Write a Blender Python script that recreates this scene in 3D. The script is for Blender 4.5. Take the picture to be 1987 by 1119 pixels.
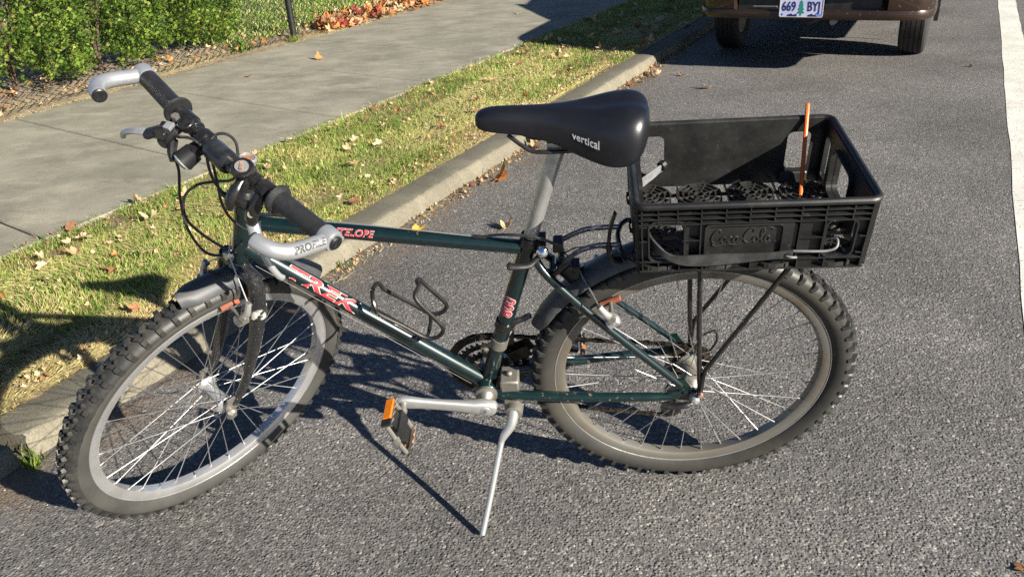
import bpy, math, random
from mathutils import Vector, Matrix
import numpy as np
R_ = math.radians
random.seed(7); rng = np.random.default_rng(11)
for o in list(bpy.data.objects): bpy.data.objects.remove(o)
sc = bpy.context.scene
C = sc.collection

# ------------------------------------------------------------------ camera, sky, sun, exposure
cd = bpy.data.cameras.new('camera'); cam = bpy.data.objects.new('camera', cd); C.objects.link(cam)
CAM = Vector((-0.2508, -1.5295, 1.2634))
right = Vector((0.99718, 0.05127, -0.05477)); down = Vector((-0.02574, -0.45202, -0.89164)); fwd = Vector((-0.07047, 0.89053, -0.44943))
m3 = Matrix((right, -down, -fwd)).transposed()
cam.matrix_world = Matrix.Translation(CAM) @ m3.to_4x4()
cd.sensor_width = 36; cd.lens = 1553.35 / 1987 * 36
cd.clip_start = 0.02; cd.clip_end = 2000
sc.camera = cam
SUNDIR = Vector((-1.88, 1.37, -1.0)).normalized()          # the way the light travels
w = bpy.data.worlds.new('World'); sc.world = w; w.use_nodes = True
nt = w.node_tree; sky = nt.nodes.new('ShaderNodeTexSky'); sky.sky_type = 'NISHITA'; sky.sun_disc = False
sky.sun_elevation = math.asin(-SUNDIR.z); sky.sun_rotation = math.atan2(-SUNDIR.x, -SUNDIR.y)
sky.air_density = 0.5; sky.dust_density = 0.1; sky.ozone_density = 2.0
bg = nt.nodes['Background']; nt.links.new(sky.outputs[0], bg.inputs[0]); bg.inputs[1].default_value = 0.05
sl = bpy.data.lights.new('sun', 'SUN'); so = bpy.data.objects.new('sun', sl); C.objects.link(so)
sl.energy = 5.0; sl.angle = R_(0.55); sl.color = (1.0, 0.93, 0.8)
so.rotation_euler = SUNDIR.to_track_quat('-Z', 'Y').to_euler(); so.location = (6, -5, 6)
sc.view_settings.view_transform = 'Standard'; sc.view_settings.look = 'None'
sc.view_settings.exposure = 1.32; sc.view_settings.gamma = 1.0; sc.view_settings.use_curve_mapping = False
sc.cycles.use_denoising = False; sc.cycles.caustics_reflective = False; sc.cycles.caustics_refractive = False; sc.cycles.sample_clamp_indirect = 4.0

# ------------------------------------------------------------------ mesh helpers
def V(*a): return Vector(a)
class MB:
    """collects vertices and faces; build() links them as one mesh object"""
    def __init__(s, xf=None): s.v = []; s.f = []; s.sm = []; s.xf = xf
    def add(s, vs, fs, smooth=False, fn=None):
        b = len(s.v)
        for p in vs:
            p = Vector(p); s.v.append(fn(p) if fn else p)
        for f in fs: s.f.append(tuple(i + b for i in f)); s.sm.append(smooth)
        return s
    def box(s, c, size, rot=None, taper=1.0):
        hx, hy, hz = [x / 2 for x in size]; c = Vector(c); vs = []
        for z in (-1, 1):
            k = taper if z > 0 else 1
            for x, y in ((-1, -1), (1, -1), (1, 1), (-1, 1)):
                p = Vector((x * hx * k, y * hy * k, z * hz))
                vs.append((rot @ p if rot is not None else p) + c)
        return s.add(vs, [(3, 2, 1, 0), (4, 5, 6, 7), (0, 1, 5, 4), (1, 2, 6, 5), (2, 3, 7, 6), (3, 0, 4, 7)])
    def bar(s, a, b, w, h, up=(0, 0, 1)):
        a = Vector(a); b = Vector(b); t = (b - a); L = t.length; t.normalize()
        sd = t.cross(Vector(up)); sd.normalize(); u = sd.cross(t)
        return s.box((a + b) / 2, (L, w, h), Matrix((t, sd, u)).transposed())
    def tube(s, path, r, seg=10, caps=True, closed=False, flat=None, upv=None, smooth=True):
        P = [Vector(p) for p in path]; n = len(P); rr = [r] * n if not hasattr(r, '__len__') else r
        T = []
        for i in range(n):
            a = P[(i - 1) % n] if (closed or i > 0) else P[i]; b = P[(i + 1) % n] if (closed or i < n - 1) else P[i]
            T.append((b - a).normalized())
        ref = Vector(upv) if upv else (Vector((0, 0, 1)) if abs(T[0].z) < .9 else Vector((1, 0, 0)))
        N = (ref - T[0] * ref.dot(T[0])).normalized(); vs = []; fs = []
        for i in range(n):
            N = (N - T[i] * N.dot(T[i])).normalized(); B = T[i].cross(N)
            fl = flat or 1.0
            for k in range(seg):
                t = 2 * math.pi * k / seg
                vs.append(P[i] + N * math.cos(t) * rr[i] * fl + B * math.sin(t) * rr[i])
        m = n if closed else n - 1
        for i in range(m):
            j = (i + 1) % n
            for k in range(seg):
                q = (k + 1) % seg; fs.append((i * seg + k, i * seg + q, j * seg + q, j * seg + k))
        if caps and not closed:
            fs.append(tuple(range(seg - 1, -1, -1))); fs.append(tuple((n - 1) * seg + k for k in range(seg)))
        return s.add(vs, fs, smooth)
    def lathe(s, prof, c, axis, seg=24, smooth=True, closed=False):
        c = Vector(c); ax = Vector(axis).normalized()
        ref = Vector((0, 0, 1)) if abs(ax.z) < .9 else Vector((1, 0, 0))
        X = (ref - ax * ref.dot(ax)).normalized(); Y = ax.cross(X); vs = []; fs = []; n = len(prof)
        for t, r in prof:
            for k in range(seg):
                a = 2 * math.pi * k / seg; vs.append(c + ax * t + (X * math.cos(a) + Y * math.sin(a)) * r)
        for i in range(n if closed else n - 1):
            j = (i + 1) % n
            for k in range(seg):
                q = (k + 1) % seg; fs.append((i * seg + k, i * seg + q, j * seg + q, j * seg + k))
        if not closed:
            if prof[0][1] > 1e-6: fs.append(tuple(range(seg - 1, -1, -1)))
            if prof[-1][1] > 1e-6: fs.append(tuple((n - 1) * seg + k for k in range(seg)))
        return s.add(vs, fs, smooth)
    def loft(s, secs, caps=True, smooth=True, ring=True):
        n = len(secs[0]); vs = [p for q in secs for p in q]; fs = []
        for i in range(len(secs) - 1):
            for k in range(n if ring else n - 1):
                q = (k + 1) % n; fs.append((i * n + k, i * n + q, (i + 1) * n + q, (i + 1) * n + k))
        if caps and ring:
            fs.append(tuple(range(n - 1, -1, -1))); b = (len(secs) - 1) * n; fs.append(tuple(b + k for k in range(n)))
        return s.add(vs, fs, smooth)
    def build(s, name, mat, parent=None, bevel=0, mesh_only=False, angle=35):
        me = bpy.data.meshes.new(name)
        vs = [tuple(s.xf(p)) if s.xf else tuple(p) for p in s.v]
        me.from_pydata(vs, [], s.f); me.update()
        me.polygons.foreach_set('use_smooth', s.sm)
        me.materials.append(mat)
        if any(s.sm):
            me.set_sharp_from_angle(angle=R_(angle))
        if mesh_only: return me
        o = bpy.data.objects.new(name, me); C.objects.link(o)
        if parent: o.parent = parent
        if bevel:
            b = o.modifiers.new('bevel', 'BEVEL'); b.width = bevel; b.segments = 2; b.limit_method = 'ANGLE'; b.angle_limit = R_(40); b.harden_normals = False
        return o
def empty(name, loc=(0, 0, 0), rot=(0, 0, 0), parent=None):
    o = bpy.data.objects.new(name, None); C.objects.link(o); o.location = loc; o.rotation_euler = rot; o.empty_display_size = .05
    if parent: o.parent = parent
    return o
def tag(o, label=None, cat=None, group=None, kind=None):
    if label: o['label'] = label
    if cat: o['category'] = cat
    if group: o['group'] = group
    if kind: o['kind'] = kind
    return o
def curve_mesh(cu):
    o = bpy.data.objects.new('temporary', cu); C.objects.link(o)
    dg = bpy.context.evaluated_depsgraph_get(); ev = o.evaluated_get(dg); me = ev.to_mesh()
    vs = [v.co.copy() for v in me.vertices]; fs = [tuple(p.vertices) for p in me.polygons]
    ev.to_mesh_clear(); bpy.data.objects.remove(o); bpy.data.curves.remove(cu)
    return vs, fs
def plate(loops, thick):
    """filled outline with holes in the xy plane, z from -thick/2 to thick/2"""
    cu = bpy.data.curves.new('outline', 'CURVE'); cu.dimensions = '2D'; cu.fill_mode = 'BOTH'; cu.extrude = thick / 2
    for L in loops:
        sp = cu.splines.new('POLY'); sp.points.add(len(L) - 1); sp.use_cyclic_u = True
        for i, (x, y) in enumerate(L): sp.points[i].co = (x, y, 0, 1)
    return curve_mesh(cu)
def lettering(text, size, extrude=.0004, offset=0.0, shear=0.0, space=1.0, align='CENTER', res=3):
    cu = bpy.data.curves.new('letters', 'FONT'); cu.body = text; cu.size = size; cu.extrude = extrude; cu.offset = offset
    cu.shear = shear; cu.space_character = space; cu.align_x = align; cu.align_y = 'CENTER'; cu.resolution_u = res
    return curve_mesh(cu)
def rrect(x0, y0, x1, y1, r, n=4):
    out = []
    for cx, cy, a0 in ((x1 - r, y1 - r, 0), (x0 + r, y1 - r, 90), (x0 + r, y0 + r, 180), (x1 - r, y0 + r, 270)):
        for k in range(n + 1):
            a = R_(a0 + 90 * k / n); out.append((cx + r * math.cos(a), cy + r * math.sin(a)))
    return out
def circ(r, n=24, c=(0, 0)): return [(c[0] + r * math.cos(2 * math.pi * k / n), c[1] + r * math.sin(2 * math.pi * k / n)) for k in range(n)]
def smooth_path(P, n=6):
    P = [Vector(p) for p in P]; out = []
    for i in range(len(P) - 1):
        p0 = P[max(i - 1, 0)]; p1 = P[i]; p2 = P[i + 1]; p3 = P[min(i + 2, len(P) - 1)]
        for k in range(n):
            t = k / n
            out.append(.5 * ((2 * p1) + (p2 - p0) * t + (2 * p0 - 5 * p1 + 4 * p2 - p3) * t * t + (3 * p1 - p0 - 3 * p2 + p3) * t ** 3))
    out.append(P[-1]); return out

# ------------------------------------------------------------------ materials
def mat(name, base, rough=.5, metal=0., col2=None, nscale=15., lo=.4, hi=.65, bump=0., bscale=300., coat=0., spec=.5, rough2=None, detail=6, world=False, trans=0, ior=1.45, specks=None):
    m = bpy.data.materials.new(name); m.use_nodes = True; t = m.node_tree; N = t.nodes; L = t.links; b = N['Principled BSDF']
    b.inputs['Base Color'].default_value = (*base, 1); b.inputs['Roughness'].default_value = rough; b.inputs['Metallic'].default_value = metal
    b.inputs['Coat Weight'].default_value = coat; b.inputs['Coat Roughness'].default_value = .08; b.inputs['Specular IOR Level'].default_value = spec
    if trans: b.inputs['Transmission Weight'].default_value = trans; b.inputs['IOR'].default_value = ior
    tc = N.new('ShaderNodeTexCoord'); co = tc.outputs['Object']
    if world: co = N.new('ShaderNodeNewGeometry').outputs['Position']
    src = None
    if col2:
        nz = N.new('ShaderNodeTexNoise'); nz.inputs['Scale'].default_value = nscale; nz.inputs['Detail'].default_value = detail; nz.inputs['Roughness'].default_value = .65
        L.new(co, nz.inputs['Vector'])
        mr = N.new('ShaderNodeMapRange'); mr.inputs['From Min'].default_value = lo; mr.inputs['From Max'].default_value = hi; L.new(nz.outputs['Fac'], mr.inputs['Value'])
        mx = N.new('ShaderNodeMix'); mx.data_type = 'RGBA'; mx.inputs['A'].default_value = (*base, 1); mx.inputs['B'].default_value = (*col2, 1)
        L.new(mr.outputs[0], mx.inputs['Factor']); src = mx.outputs['Result']
        if rough2 is not None:
            mr2 = N.new('ShaderNodeMapRange'); mr2.inputs['To Min'].default_value = rough; mr2.inputs['To Max'].default_value = rough2
            L.new(mr.outputs[0], mr2.inputs['Value']); L.new(mr2.outputs[0], b.inputs['Roughness'])
    if specks:
        c3, sscale, slo, shi = specks
        nz = N.new('ShaderNodeTexNoise'); nz.inputs['Scale'].default_value = sscale; nz.inputs['Detail'].default_value = 3; L.new(co, nz.inputs['Vector'])
        mr = N.new('ShaderNodeMapRange'); mr.inputs['From Min'].default_value = slo; mr.inputs['From Max'].default_value = shi; L.new(nz.outputs['Fac'], mr.inputs['Value'])
        mx = N.new('ShaderNodeMix'); mx.data_type = 'RGBA'; mx.inputs['B'].default_value = (*c3, 1)
        if src: L.new(src, mx.inputs['A'])
        else: mx.inputs['A'].default_value = (*base, 1)
        L.new(mr.outputs[0], mx.inputs['Factor']); src = mx.outputs['Result']
    if src: L.new(src, b.inputs['Base Color'])
    if bump:
        nb = N.new('ShaderNodeTexNoise'); nb.inputs['Scale'].default_value = bscale; nb.inputs['Detail'].default_value = 4; L.new(co, nb.inputs['Vector'])
        bp = N.new('ShaderNodeBump'); bp.inputs['Strength'].default_value = bump; bp.inputs['Distance'].default_value = .002; L.new(nb.outputs['Fac'], bp.inputs['Height']); L.new(bp.outputs[0], b.inputs['Normal'])
    return m
def ramp_node(N, stops):
    r = N.new('ShaderNodeValToRGB'); e = r.color_ramp.elements
    while len(e) > 1: e.remove(e[-1])
    e[0].position = stops[0][0]; e[0].color = (*stops[0][1], 1)
    for p, c in stops[1:]:
        x = e.new(p); x.color = (*c, 1)
    return r
def asphalt_mat():
    m = bpy.data.materials.new('asphalt'); m.use_nodes = True; t = m.node_tree; N = t.nodes; L = t.links; b = N['Principled BSDF']
    g = N.new('ShaderNodeNewGeometry').outputs['Position']
    vo = N.new('ShaderNodeTexVoronoi'); vo.inputs['Scale'].default_value = 150; L.new(g, vo.inputs['Vector']); vo.inputs['Randomness'].default_value = 1
    sep = N.new('ShaderNodeSeparateColor'); L.new(vo.outputs['Color'], sep.inputs[0])
    rp = ramp_node(N, [(0, (.04, .04, .043)), (.35, (.095, .091, .09)), (.72, (.145, .137, .131)), (.93, (.23, .215, .198)), (1, (.46, .43, .39))]); L.new(sep.outputs[0], rp.inputs[0])
    vo2 = N.new('ShaderNodeTexVoronoi'); vo2.inputs['Scale'].default_value = 290; L.new(g, vo2.inputs['Vector'])
    sep2 = N.new('ShaderNodeSeparateColor'); L.new(vo2.outputs['Color'], sep2.inputs[0])
    rp2 = ramp_node(N, [(0, (.05, .05, .053)), (.6, (.122, .116, .112)), (1, (.27, .255, .232))]); L.new(sep2.outputs[1], rp2.inputs[0])
    mx = N.new('ShaderNodeMix'); mx.data_type = 'RGBA'; mx.inputs['Factor'].default_value = .45; L.new(rp.outputs[0], mx.inputs['A']); L.new(rp2.outputs[0], mx.inputs['B'])
    nz = N.new('ShaderNodeTexNoise'); nz.inputs['Scale'].default_value = 1.3; nz.inputs['Detail'].default_value = 7; nz.inputs['Roughness'].default_value = .6; L.new(g, nz.inputs['Vector'])
    mr = N.new('ShaderNodeMapRange'); mr.inputs['From Min'].default_value = .3; mr.inputs['From Max'].default_value = .7; mr.inputs['To Min'].default_value = .78; mr.inputs['To Max'].default_value = 1.38; L.new(nz.outputs['Fac'], mr.inputs['Value'])
    hs = N.new('ShaderNodeHueSaturation'); L.new(mx.outputs['Result'], hs.inputs['Color']); L.new(mr.outputs[0], hs.inputs['Value'])
    # brown dirt washed up along the kerb
    dp = N.new('ShaderNodeVectorMath'); dp.operation = 'DOT_PRODUCT'; L.new(g, dp.inputs[0]); dp.inputs[1].default_value = (-math.sin(1.14105), math.cos(1.14105), 0)
    md = N.new('ShaderNodeMapRange'); md.inputs['From Min'].default_value = 1.22; md.inputs['From Max'].default_value = 1.52; md.interpolation_type = 'SMOOTHSTEP'; L.new(dp.outputs['Value'], md.inputs['Value'])
    nd = N.new('ShaderNodeTexNoise'); nd.inputs['Scale'].default_value = 7; nd.inputs['Detail'].default_value = 8; nd.inputs['Roughness'].default_value = .7; L.new(g, nd.inputs['Vector'])
    me_ = N.new('ShaderNodeMapRange'); me_.inputs['From Min'].default_value = .42; me_.inputs['From Max'].default_value = .6; me_.inputs['To Max'].default_value = .85; L.new(nd.outputs['Fac'], me_.inputs['Value'])
    mm = N.new('ShaderNodeMath'); mm.operation = 'MULTIPLY'; L.new(md.outputs[0], mm.inputs[0]); L.new(me_.outputs[0], mm.inputs[1])
    mxd = N.new('ShaderNodeMix'); mxd.data_type = 'RGBA'; L.new(mm.outputs[0], mxd.inputs['Factor']); L.new(hs.outputs[0], mxd.inputs['A']); mxd.inputs['B'].default_value = (.15, .11, .075, 1)
    L.new(mxd.outputs['Result'], b.inputs['Base Color']); b.inputs['Roughness'].default_value = .82; b.inputs['Specular IOR Level'].default_value = .35
    # stones stand proud of the binder
    mh = N.new('ShaderNodeMath'); mh.operation = 'SUBTRACT'; mh.inputs[0].default_value = 1; L.new(vo.outputs['Distance'], mh.inputs[1])
    m2 = N.new('ShaderNodeMath'); m2.operation = 'MULTIPLY'; L.new(mh.outputs[0], m2.inputs[0]); L.new(sep.outputs[1], m2.inputs[1])
    bp = N.new('ShaderNodeBump'); bp.inputs['Strength'].default_value = .75; bp.inputs['Distance'].default_value = .006; L.new(m2.outputs[0], bp.inputs['Height'])
    bp2 = N.new('ShaderNodeBump'); bp2.inputs['Strength'].default_value = .35; bp2.inputs['Distance'].default_value = .0015; L.new(vo2.outputs['Distance'], bp2.inputs['Height']); L.new(bp.outputs[0], bp2.inputs['Normal'])
    L.new(bp2.outputs[0], b.inputs['Normal'])
    return m
def concrete_mat(name, base, col2, stain, rough=.9, bump=.35):
    m = bpy.data.materials.new(name); m.use_nodes = True; t = m.node_tree; N = t.nodes; L = t.links; b = N['Principled BSDF']
    g = N.new('ShaderNodeNewGeometry').outputs['Position']
    def noise(sc_, d=6, r=.6):
        n = N.new('ShaderNodeTexNoise'); n.inputs['Scale'].default_value = sc_; n.inputs['Detail'].default_value = d; n.inputs['Roughness'].default_value = r; L.new(g, n.inputs['Vector']); return n.outputs['Fac']
    r1 = ramp_node(N, [(.3, base), (.62, col2)]); L.new(noise(2.6, 8, .7), r1.inputs[0])
    mp = N.new('ShaderNodeMapping'); mp.inputs['Rotation'].default_value = (0, 0, 1.141); mp.inputs['Scale'].default_value = (2.0, 4.2, 1); L.new(g, mp.inputs['Vector'])
    ns = N.new('ShaderNodeTexNoise'); ns.inputs['Scale'].default_value = 1.4; ns.inputs['Detail'].default_value = 8; ns.inputs['Roughness'].default_value = .72
    mp.vector_type = 'POINT'; L.new(mp.outputs[0], ns.inputs['Vector'])
    mr = N.new('ShaderNodeMapRange'); mr.inputs['From Min'].default_value = .5; mr.inputs['From Max'].default_value = .72; mr.inputs['To Max'].default_value = .8; L.new(ns.outputs['Fac'], mr.inputs['Value'])
    mx = N.new('ShaderNodeMix'); mx.data_type = 'RGBA'; L.new(mr.outputs[0], mx.inputs['Factor']); L.new(r1.outputs[0], mx.inputs['A']); mx.inputs['B'].default_value = (*stain, 1)
    fine = noise(160, 3); r3 = ramp_node(N, [(.3, (.68, .68, .68)), (.5, (1, 1, 1)), (.75, (1.25, 1.22, 1.15))]); L.new(fine, r3.inputs[0])
    mu = N.new('ShaderNodeMix'); mu.data_type = 'RGBA'; mu.blend_type = 'MULTIPLY'; mu.inputs['Factor'].default_value = 1; L.new(mx.outputs['Result'], mu.inputs['A']); L.new(r3.outputs[0], mu.inputs['B'])
    L.new(mu.outputs['Result'], b.inputs['Base Color']); b.inputs['Roughness'].default_value = rough; b.inputs['Specular IOR Level'].default_value = .3
    bp = N.new('ShaderNodeBump'); bp.inputs['Strength'].default_value = bump; bp.inputs['Distance'].default_value = .003; L.new(noise(120, 5, .7), bp.inputs['Height']); L.new(bp.outputs[0], b.inputs['Normal'])
    return m
def tint_mat(name, stops, rough=.6, trans=.25, attr='tint'):
    """foliage: colour per leaf from a stored random number, some light let through"""
    m = bpy.data.materials.new(name); m.use_nodes = True; t = m.node_tree; N = t.nodes; L = t.links; b = N['Principled BSDF']
    a = N.new('ShaderNodeAttribute'); a.attribute_name = attr; r = ramp_node(N, stops); L.new(a.outputs['Fac'], r.inputs[0])
    L.new(r.outputs[0], b.inputs['Base Color']); b.inputs['Roughness'].default_value = rough; b.inputs['Specular IOR Level'].default_value = .25
    tr = N.new('ShaderNodeBsdfTranslucent'); L.new(r.outputs[0], tr.inputs[0]); ms = N.new('ShaderNodeMixShader'); ms.inputs[0].default_value = trans
    L.new(b.outputs[0], ms.inputs[1]); L.new(tr.outputs[0], ms.inputs[2]); L.new(ms.outputs[0], N['Material Output'].inputs[0])
    return m
def leaf_mat(name, c1, c2):
    m = bpy.data.materials.new(name); m.use_nodes = True; t = m.node_tree; N = t.nodes; L = t.links; b = N['Principled BSDF']
    oi = N.new('ShaderNodeObjectInfo'); tc = N.new('ShaderNodeTexCoord'); nz = N.new('ShaderNodeTexNoise'); nz.inputs['Scale'].default_value = 45; nz.inputs['Detail'].default_value = 5; L.new(tc.outputs['Object'], nz.inputs['Vector'])
    ad = N.new('ShaderNodeMath'); ad.operation = 'MULTIPLY_ADD'; L.new(oi.outputs['Random'], ad.inputs[0]); ad.inputs[1].default_value = .8; 
    sb = N.new('ShaderNodeMath'); sb.operation = 'MULTIPLY_ADD'; L.new(nz.outputs['Fac'], sb.inputs[0]); sb.inputs[1].default_value = 1.2; sb.inputs[2].default_value = -.5; L.new(sb.outputs[0], ad.inputs[2])
    mx = N.new('ShaderNodeMix'); mx.data_type = 'RGBA'; mx.clamp_factor = True; mx.inputs['A'].default_value = (*c1, 1); mx.inputs['B'].default_value = (*c2, 1); L.new(ad.outputs[0], mx.inputs['Factor'])
    L.new(mx.outputs['Result'], b.inputs['Base Color']); b.inputs['Roughness'].default_value = .65
    tr = N.new('ShaderNodeBsdfTranslucent'); L.new(mx.outputs['Result'], tr.inputs[0]); ms = N.new('ShaderNodeMixShader'); ms.inputs[0].default_value = .22
    L.new(b.outputs[0], ms.inputs[1]); L.new(tr.outputs[0], ms.inputs[2]); L.new(ms.outputs[0], N['Material Output'].inputs[0])
    return m

ASPH = asphalt_mat()
M = dict(
    paint=mat('green_metallic_paint', (.0025, .012, .0135), .3, .25, (.0045, .017, .018), 60, coat=.9, specks=((.16, .14, .11), 260, .74, .78)),
    paint_worn=mat('chipped_green_paint', (.005, .02, .02), .38, .3, (.008, .028, .027), 50, coat=.6, specks=((.2, .13, .1), 95, .66, .7)),
    fork=mat('scuffed_black_paint', (.012, .012, .013), .3, 0, (.02, .02, .022), 80, coat=.6, specks=((.2, .2, .19), 300, .64, .74)),
    white_scuff=mat('worn_bare_patch', (.55, .54, .5), .5, 0, (.02, .02, .02), 75, lo=.46, hi=.54),
    alu=mat('brushed_aluminium', (.6, .6, .59), .36, .75, (.48, .48, .47), 40, rough2=.45),
    alu_rim=mat('aluminium_rim', (.72, .72, .73), .3, .8, (.5, .5, .5), 14, rough2=.42),
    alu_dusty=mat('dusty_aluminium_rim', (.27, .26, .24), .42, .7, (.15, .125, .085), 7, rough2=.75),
    silver=mat('silver_painted_alloy', (.56, .575, .59), .33, .7, (.47, .48, .49), 30, coat=.2),
    dullmetal=mat('dull_grey_metal', (.34, .33, .3), .5, .8, (.22, .2, .17), 35, rough2=.65, bump=.15),
    gunmetal=mat('gunmetal_wire', (.06, .057, .055), .35, .8, (.04, .038, .036), 60),
    steel=mat('spoke_steel', (.42, .42, .42), .45, .9),
    darksteel=mat('oily_dark_steel', (.035, .033, .03), .42, .75, (.09, .07, .05), 60, rough2=.6),
    rust=mat('rusty_steel', (.25, .1, .05), .7, .4, (.42, .3, .24), 90),
    blackmetal=mat('black_metal', (.012, .012, .013), .3, .3, (.03, .028, .026), 60, coat=.4),
    bar=mat('worn_black_handlebar', (.014, .016, .018), .36, .4, (.04, .045, .05), 45, coat=.3, specks=((.3, .14, .08), 26, .7, .74)),
    rubber=mat('tyre_rubber', (.028, .028, .027), .62, 0, (.06, .058, .052), 18, rough2=.75, bump=.12, bscale=350),
    rubber_grey=mat('grey_tyre_sidewall', (.058, .056, .05), .7, 0, (.034, .033, .031), 9, bump=.1, bscale=300),
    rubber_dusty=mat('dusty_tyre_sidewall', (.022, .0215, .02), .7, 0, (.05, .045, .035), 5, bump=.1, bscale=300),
    tread=mat('tread_rubber', (.02, .0205, .0205), .5, 0, (.045, .043, .039), 26, bump=.15, bscale=300),
    grip=mat('grip_rubber', (.011, .011, .012), .48, 0, (.02, .02, .021), 40, bump=.4, bscale=900),
    plastic=mat('black_plastic', (.009, .009, .010), .4, 0, (.016, .016, .017), 30, bump=.05, bscale=500),
    guard=mat('grey_black_mudguard', (.05, .052, .056), .45, 0, (.075, .077, .08), 25, rough2=.55),
    saddle=mat('saddle_vinyl', (.0055, .006, .009), .34, 0, (.008, .0085, .012), 30, bump=.1, bscale=900, spec=.55),
    crate=mat('crate_plastic', (.0085, .0088, .0088), .42, 0, (.016, .016, .0155), 22, rough2=.52, bump=.08, bscale=260, specks=((.04, .038, .036), 90, .64, .78)),
    crate_floor=mat('dusty_sunlit_crate_floor', (.03, .029, .027), .5, 0, (.018, .018, .017), 30),  # lighter than the walls: dust, plus sunlight on the ribs put into the colour
    crate_logo=mat('embossed_crate_plastic', (.016, .016, .016), .3, 0, (.03, .03, .03), 40),
    amber=mat('amber_reflector', (.75, .2, .01), .25, 0, (.55, .13, .01), 130, coat=.5),
    padred=mat('orange_brake_pad', (.3, .075, .035), .65, 0, (.16, .06, .04), 60),
    red=mat('red_decal', (.5, .03, .055), .6, 0, (.42, .03, .05), 40),
    gold=mat('pale_gold_outline', (.5, .42, .32), .6, .1),
    pinkish=mat('faded_white_decal', (.62, .58, .56), .45, 0, (.5, .46, .44), 60),
    white=mat('white_print', (.5, .51, .53), .5),
    cable=mat('black_cable_housing', (.014, .014, .015), .35, 0, (.03, .03, .03), 60),
    greycord=mat('grey_cord', (.13, .13, .14), .5, 0, (.2, .2, .21), 80),
    bluerod=mat('blue_grey_rod', (.09, .1, .14), .3, .7, (.16, .16, .2), 50),
    orange=mat('orange_plastic', (.85, .16, .02), .35, 0, (.75, .13, .02), 40),
    glasslens=mat('clear_lens', (.34, .37, .36), .08, 0, (.12, .13, .12), 160, spec=.8, bump=.6, bscale=260),
    chrome=mat('chrome', (.8, .8, .8), .08, 1.0),
    strap=mat('dusty_rubber_strap', (.02, .021, .021), .55, 0, (.05, .05, .05), 40, bump=.1),
    mark=mat('moulded_mark', (.06, .06, .062), .4),
    lettergrey=mat('grey_print', (.06, .06, .065), .5),
    yellowleaf=leaf_mat('yellow_leaf', (.62, .36, .04), (.7, .45, .08)),
)
# ------------------------------------------------------------------ street coordinates: along the kerb, across it (positive towards the garden)
ROAD = 1.14105; DD = Vector((math.cos(ROAD), math.sin(ROAD), 0)); NN = Vector((-math.sin(ROAD), math.cos(ROAD), 0))
def S(al, ac, z=0.):
    if z >= .083: al, ac, z = al * 1.044 + .0658, ac * 1.044 + .018, z - .05      # everything behind the kerb lies one low kerb higher than the road
    return DD * al + NN * ac + Vector((0, 0, z))
def XYZ(al, ac, z):
    z = np.broadcast_to(np.asarray(z, float), np.shape(al)); up = z >= .083
    return np.c_[np.where(up, al * 1.044 + .0658, al), np.where(up, ac * 1.044 + .018, ac), np.where(up, z - .05, z)] @ DN
def S3(p): return S(p[0], p[1], p[2])
def sheet(name, a0, a1, c0, c1, z, m, na=1, nc=1, amp=0, kind='structure', seed=1, fn=None):
    r = np.random.default_rng(seed); vs = []; fs = []
    for i in range(na + 1):
        for j in range(nc + 1):
            al = a0 + (a1 - a0) * i / na; ac = c0 + (c1 - c0) * j / nc
            zz = z + (amp * float(r.normal()) if amp else 0)
            if fn: zz += fn(al, ac)
            vs.append(S(al, ac, zz))
    for i in range(na):
        for j in range(nc):
            k = i * (nc + 1) + j; fs.append((k, k + nc + 1, k + nc + 2, k + 1))
    o = MB().add(vs, fs, bool(amp)).build(name, m, angle=80)
    return tag(o, kind=kind)
SOIL = mat('verge_soil', (.13, .09, .055), .95, 0, (.2, .15, .09), 9, bump=.8, bscale=90, world=True, specks=((.3, .23, .14), 120, .56, .68))
BED = mat('bark_and_soil', (.16, .125, .09), .95, 0, (.3, .24, .175), 12, bump=.9, bscale=70, world=True, specks=((.34, .28, .2), 85, .57, .66))
LAWNSOIL = mat('lawn_ground', (.07, .085, .035), .95, 0, (.12, .11, .055), 5, bump=.6, bscale=60, world=True)
WALK = concrete_mat('weathered_pavement_concrete', (.165, .157, .128), (.285, .27, .217), (.40, .37, .29))
KERB = concrete_mat('kerb_concrete', (.125, .113, .085), (.2, .182, .138), (.26, .236, .18), bump=1.0)
KERBTOP = concrete_mat('weathered_kerb_top', (.1, .094, .072), (.15, .14, .108), (.2, .185, .14), bump=.5)
sheet('ground', -300, 900, -600, 600, -.06, LAWNSOIL)
sheet('road', -25, 120, -9, 1.6, 0, ASPH)
LINE = mat('worn_road_paint', (.6, .59, .53), .7, 0, (.74, .73, .67), 4, bump=.6, bscale=220, world=True, specks=((.2, .195, .19), 75, .6, .68))
# painted edge line: slightly ragged edges
mb = MB(); vs = []; fs = []
n = 240
for i in range(n + 1):
    al = -4 + 60 * i / n
    vs += [S(al, -.743 + random.uniform(-.004, .004), .0016), S(al, -.893 + random.uniform(-.004, .004), .0016)]
    if i: k = 2 * i; fs.append((k - 2, k - 1, k + 1, k))
tag(mb.add(vs, fs).build('road_line', LINE), kind='structure')

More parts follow.
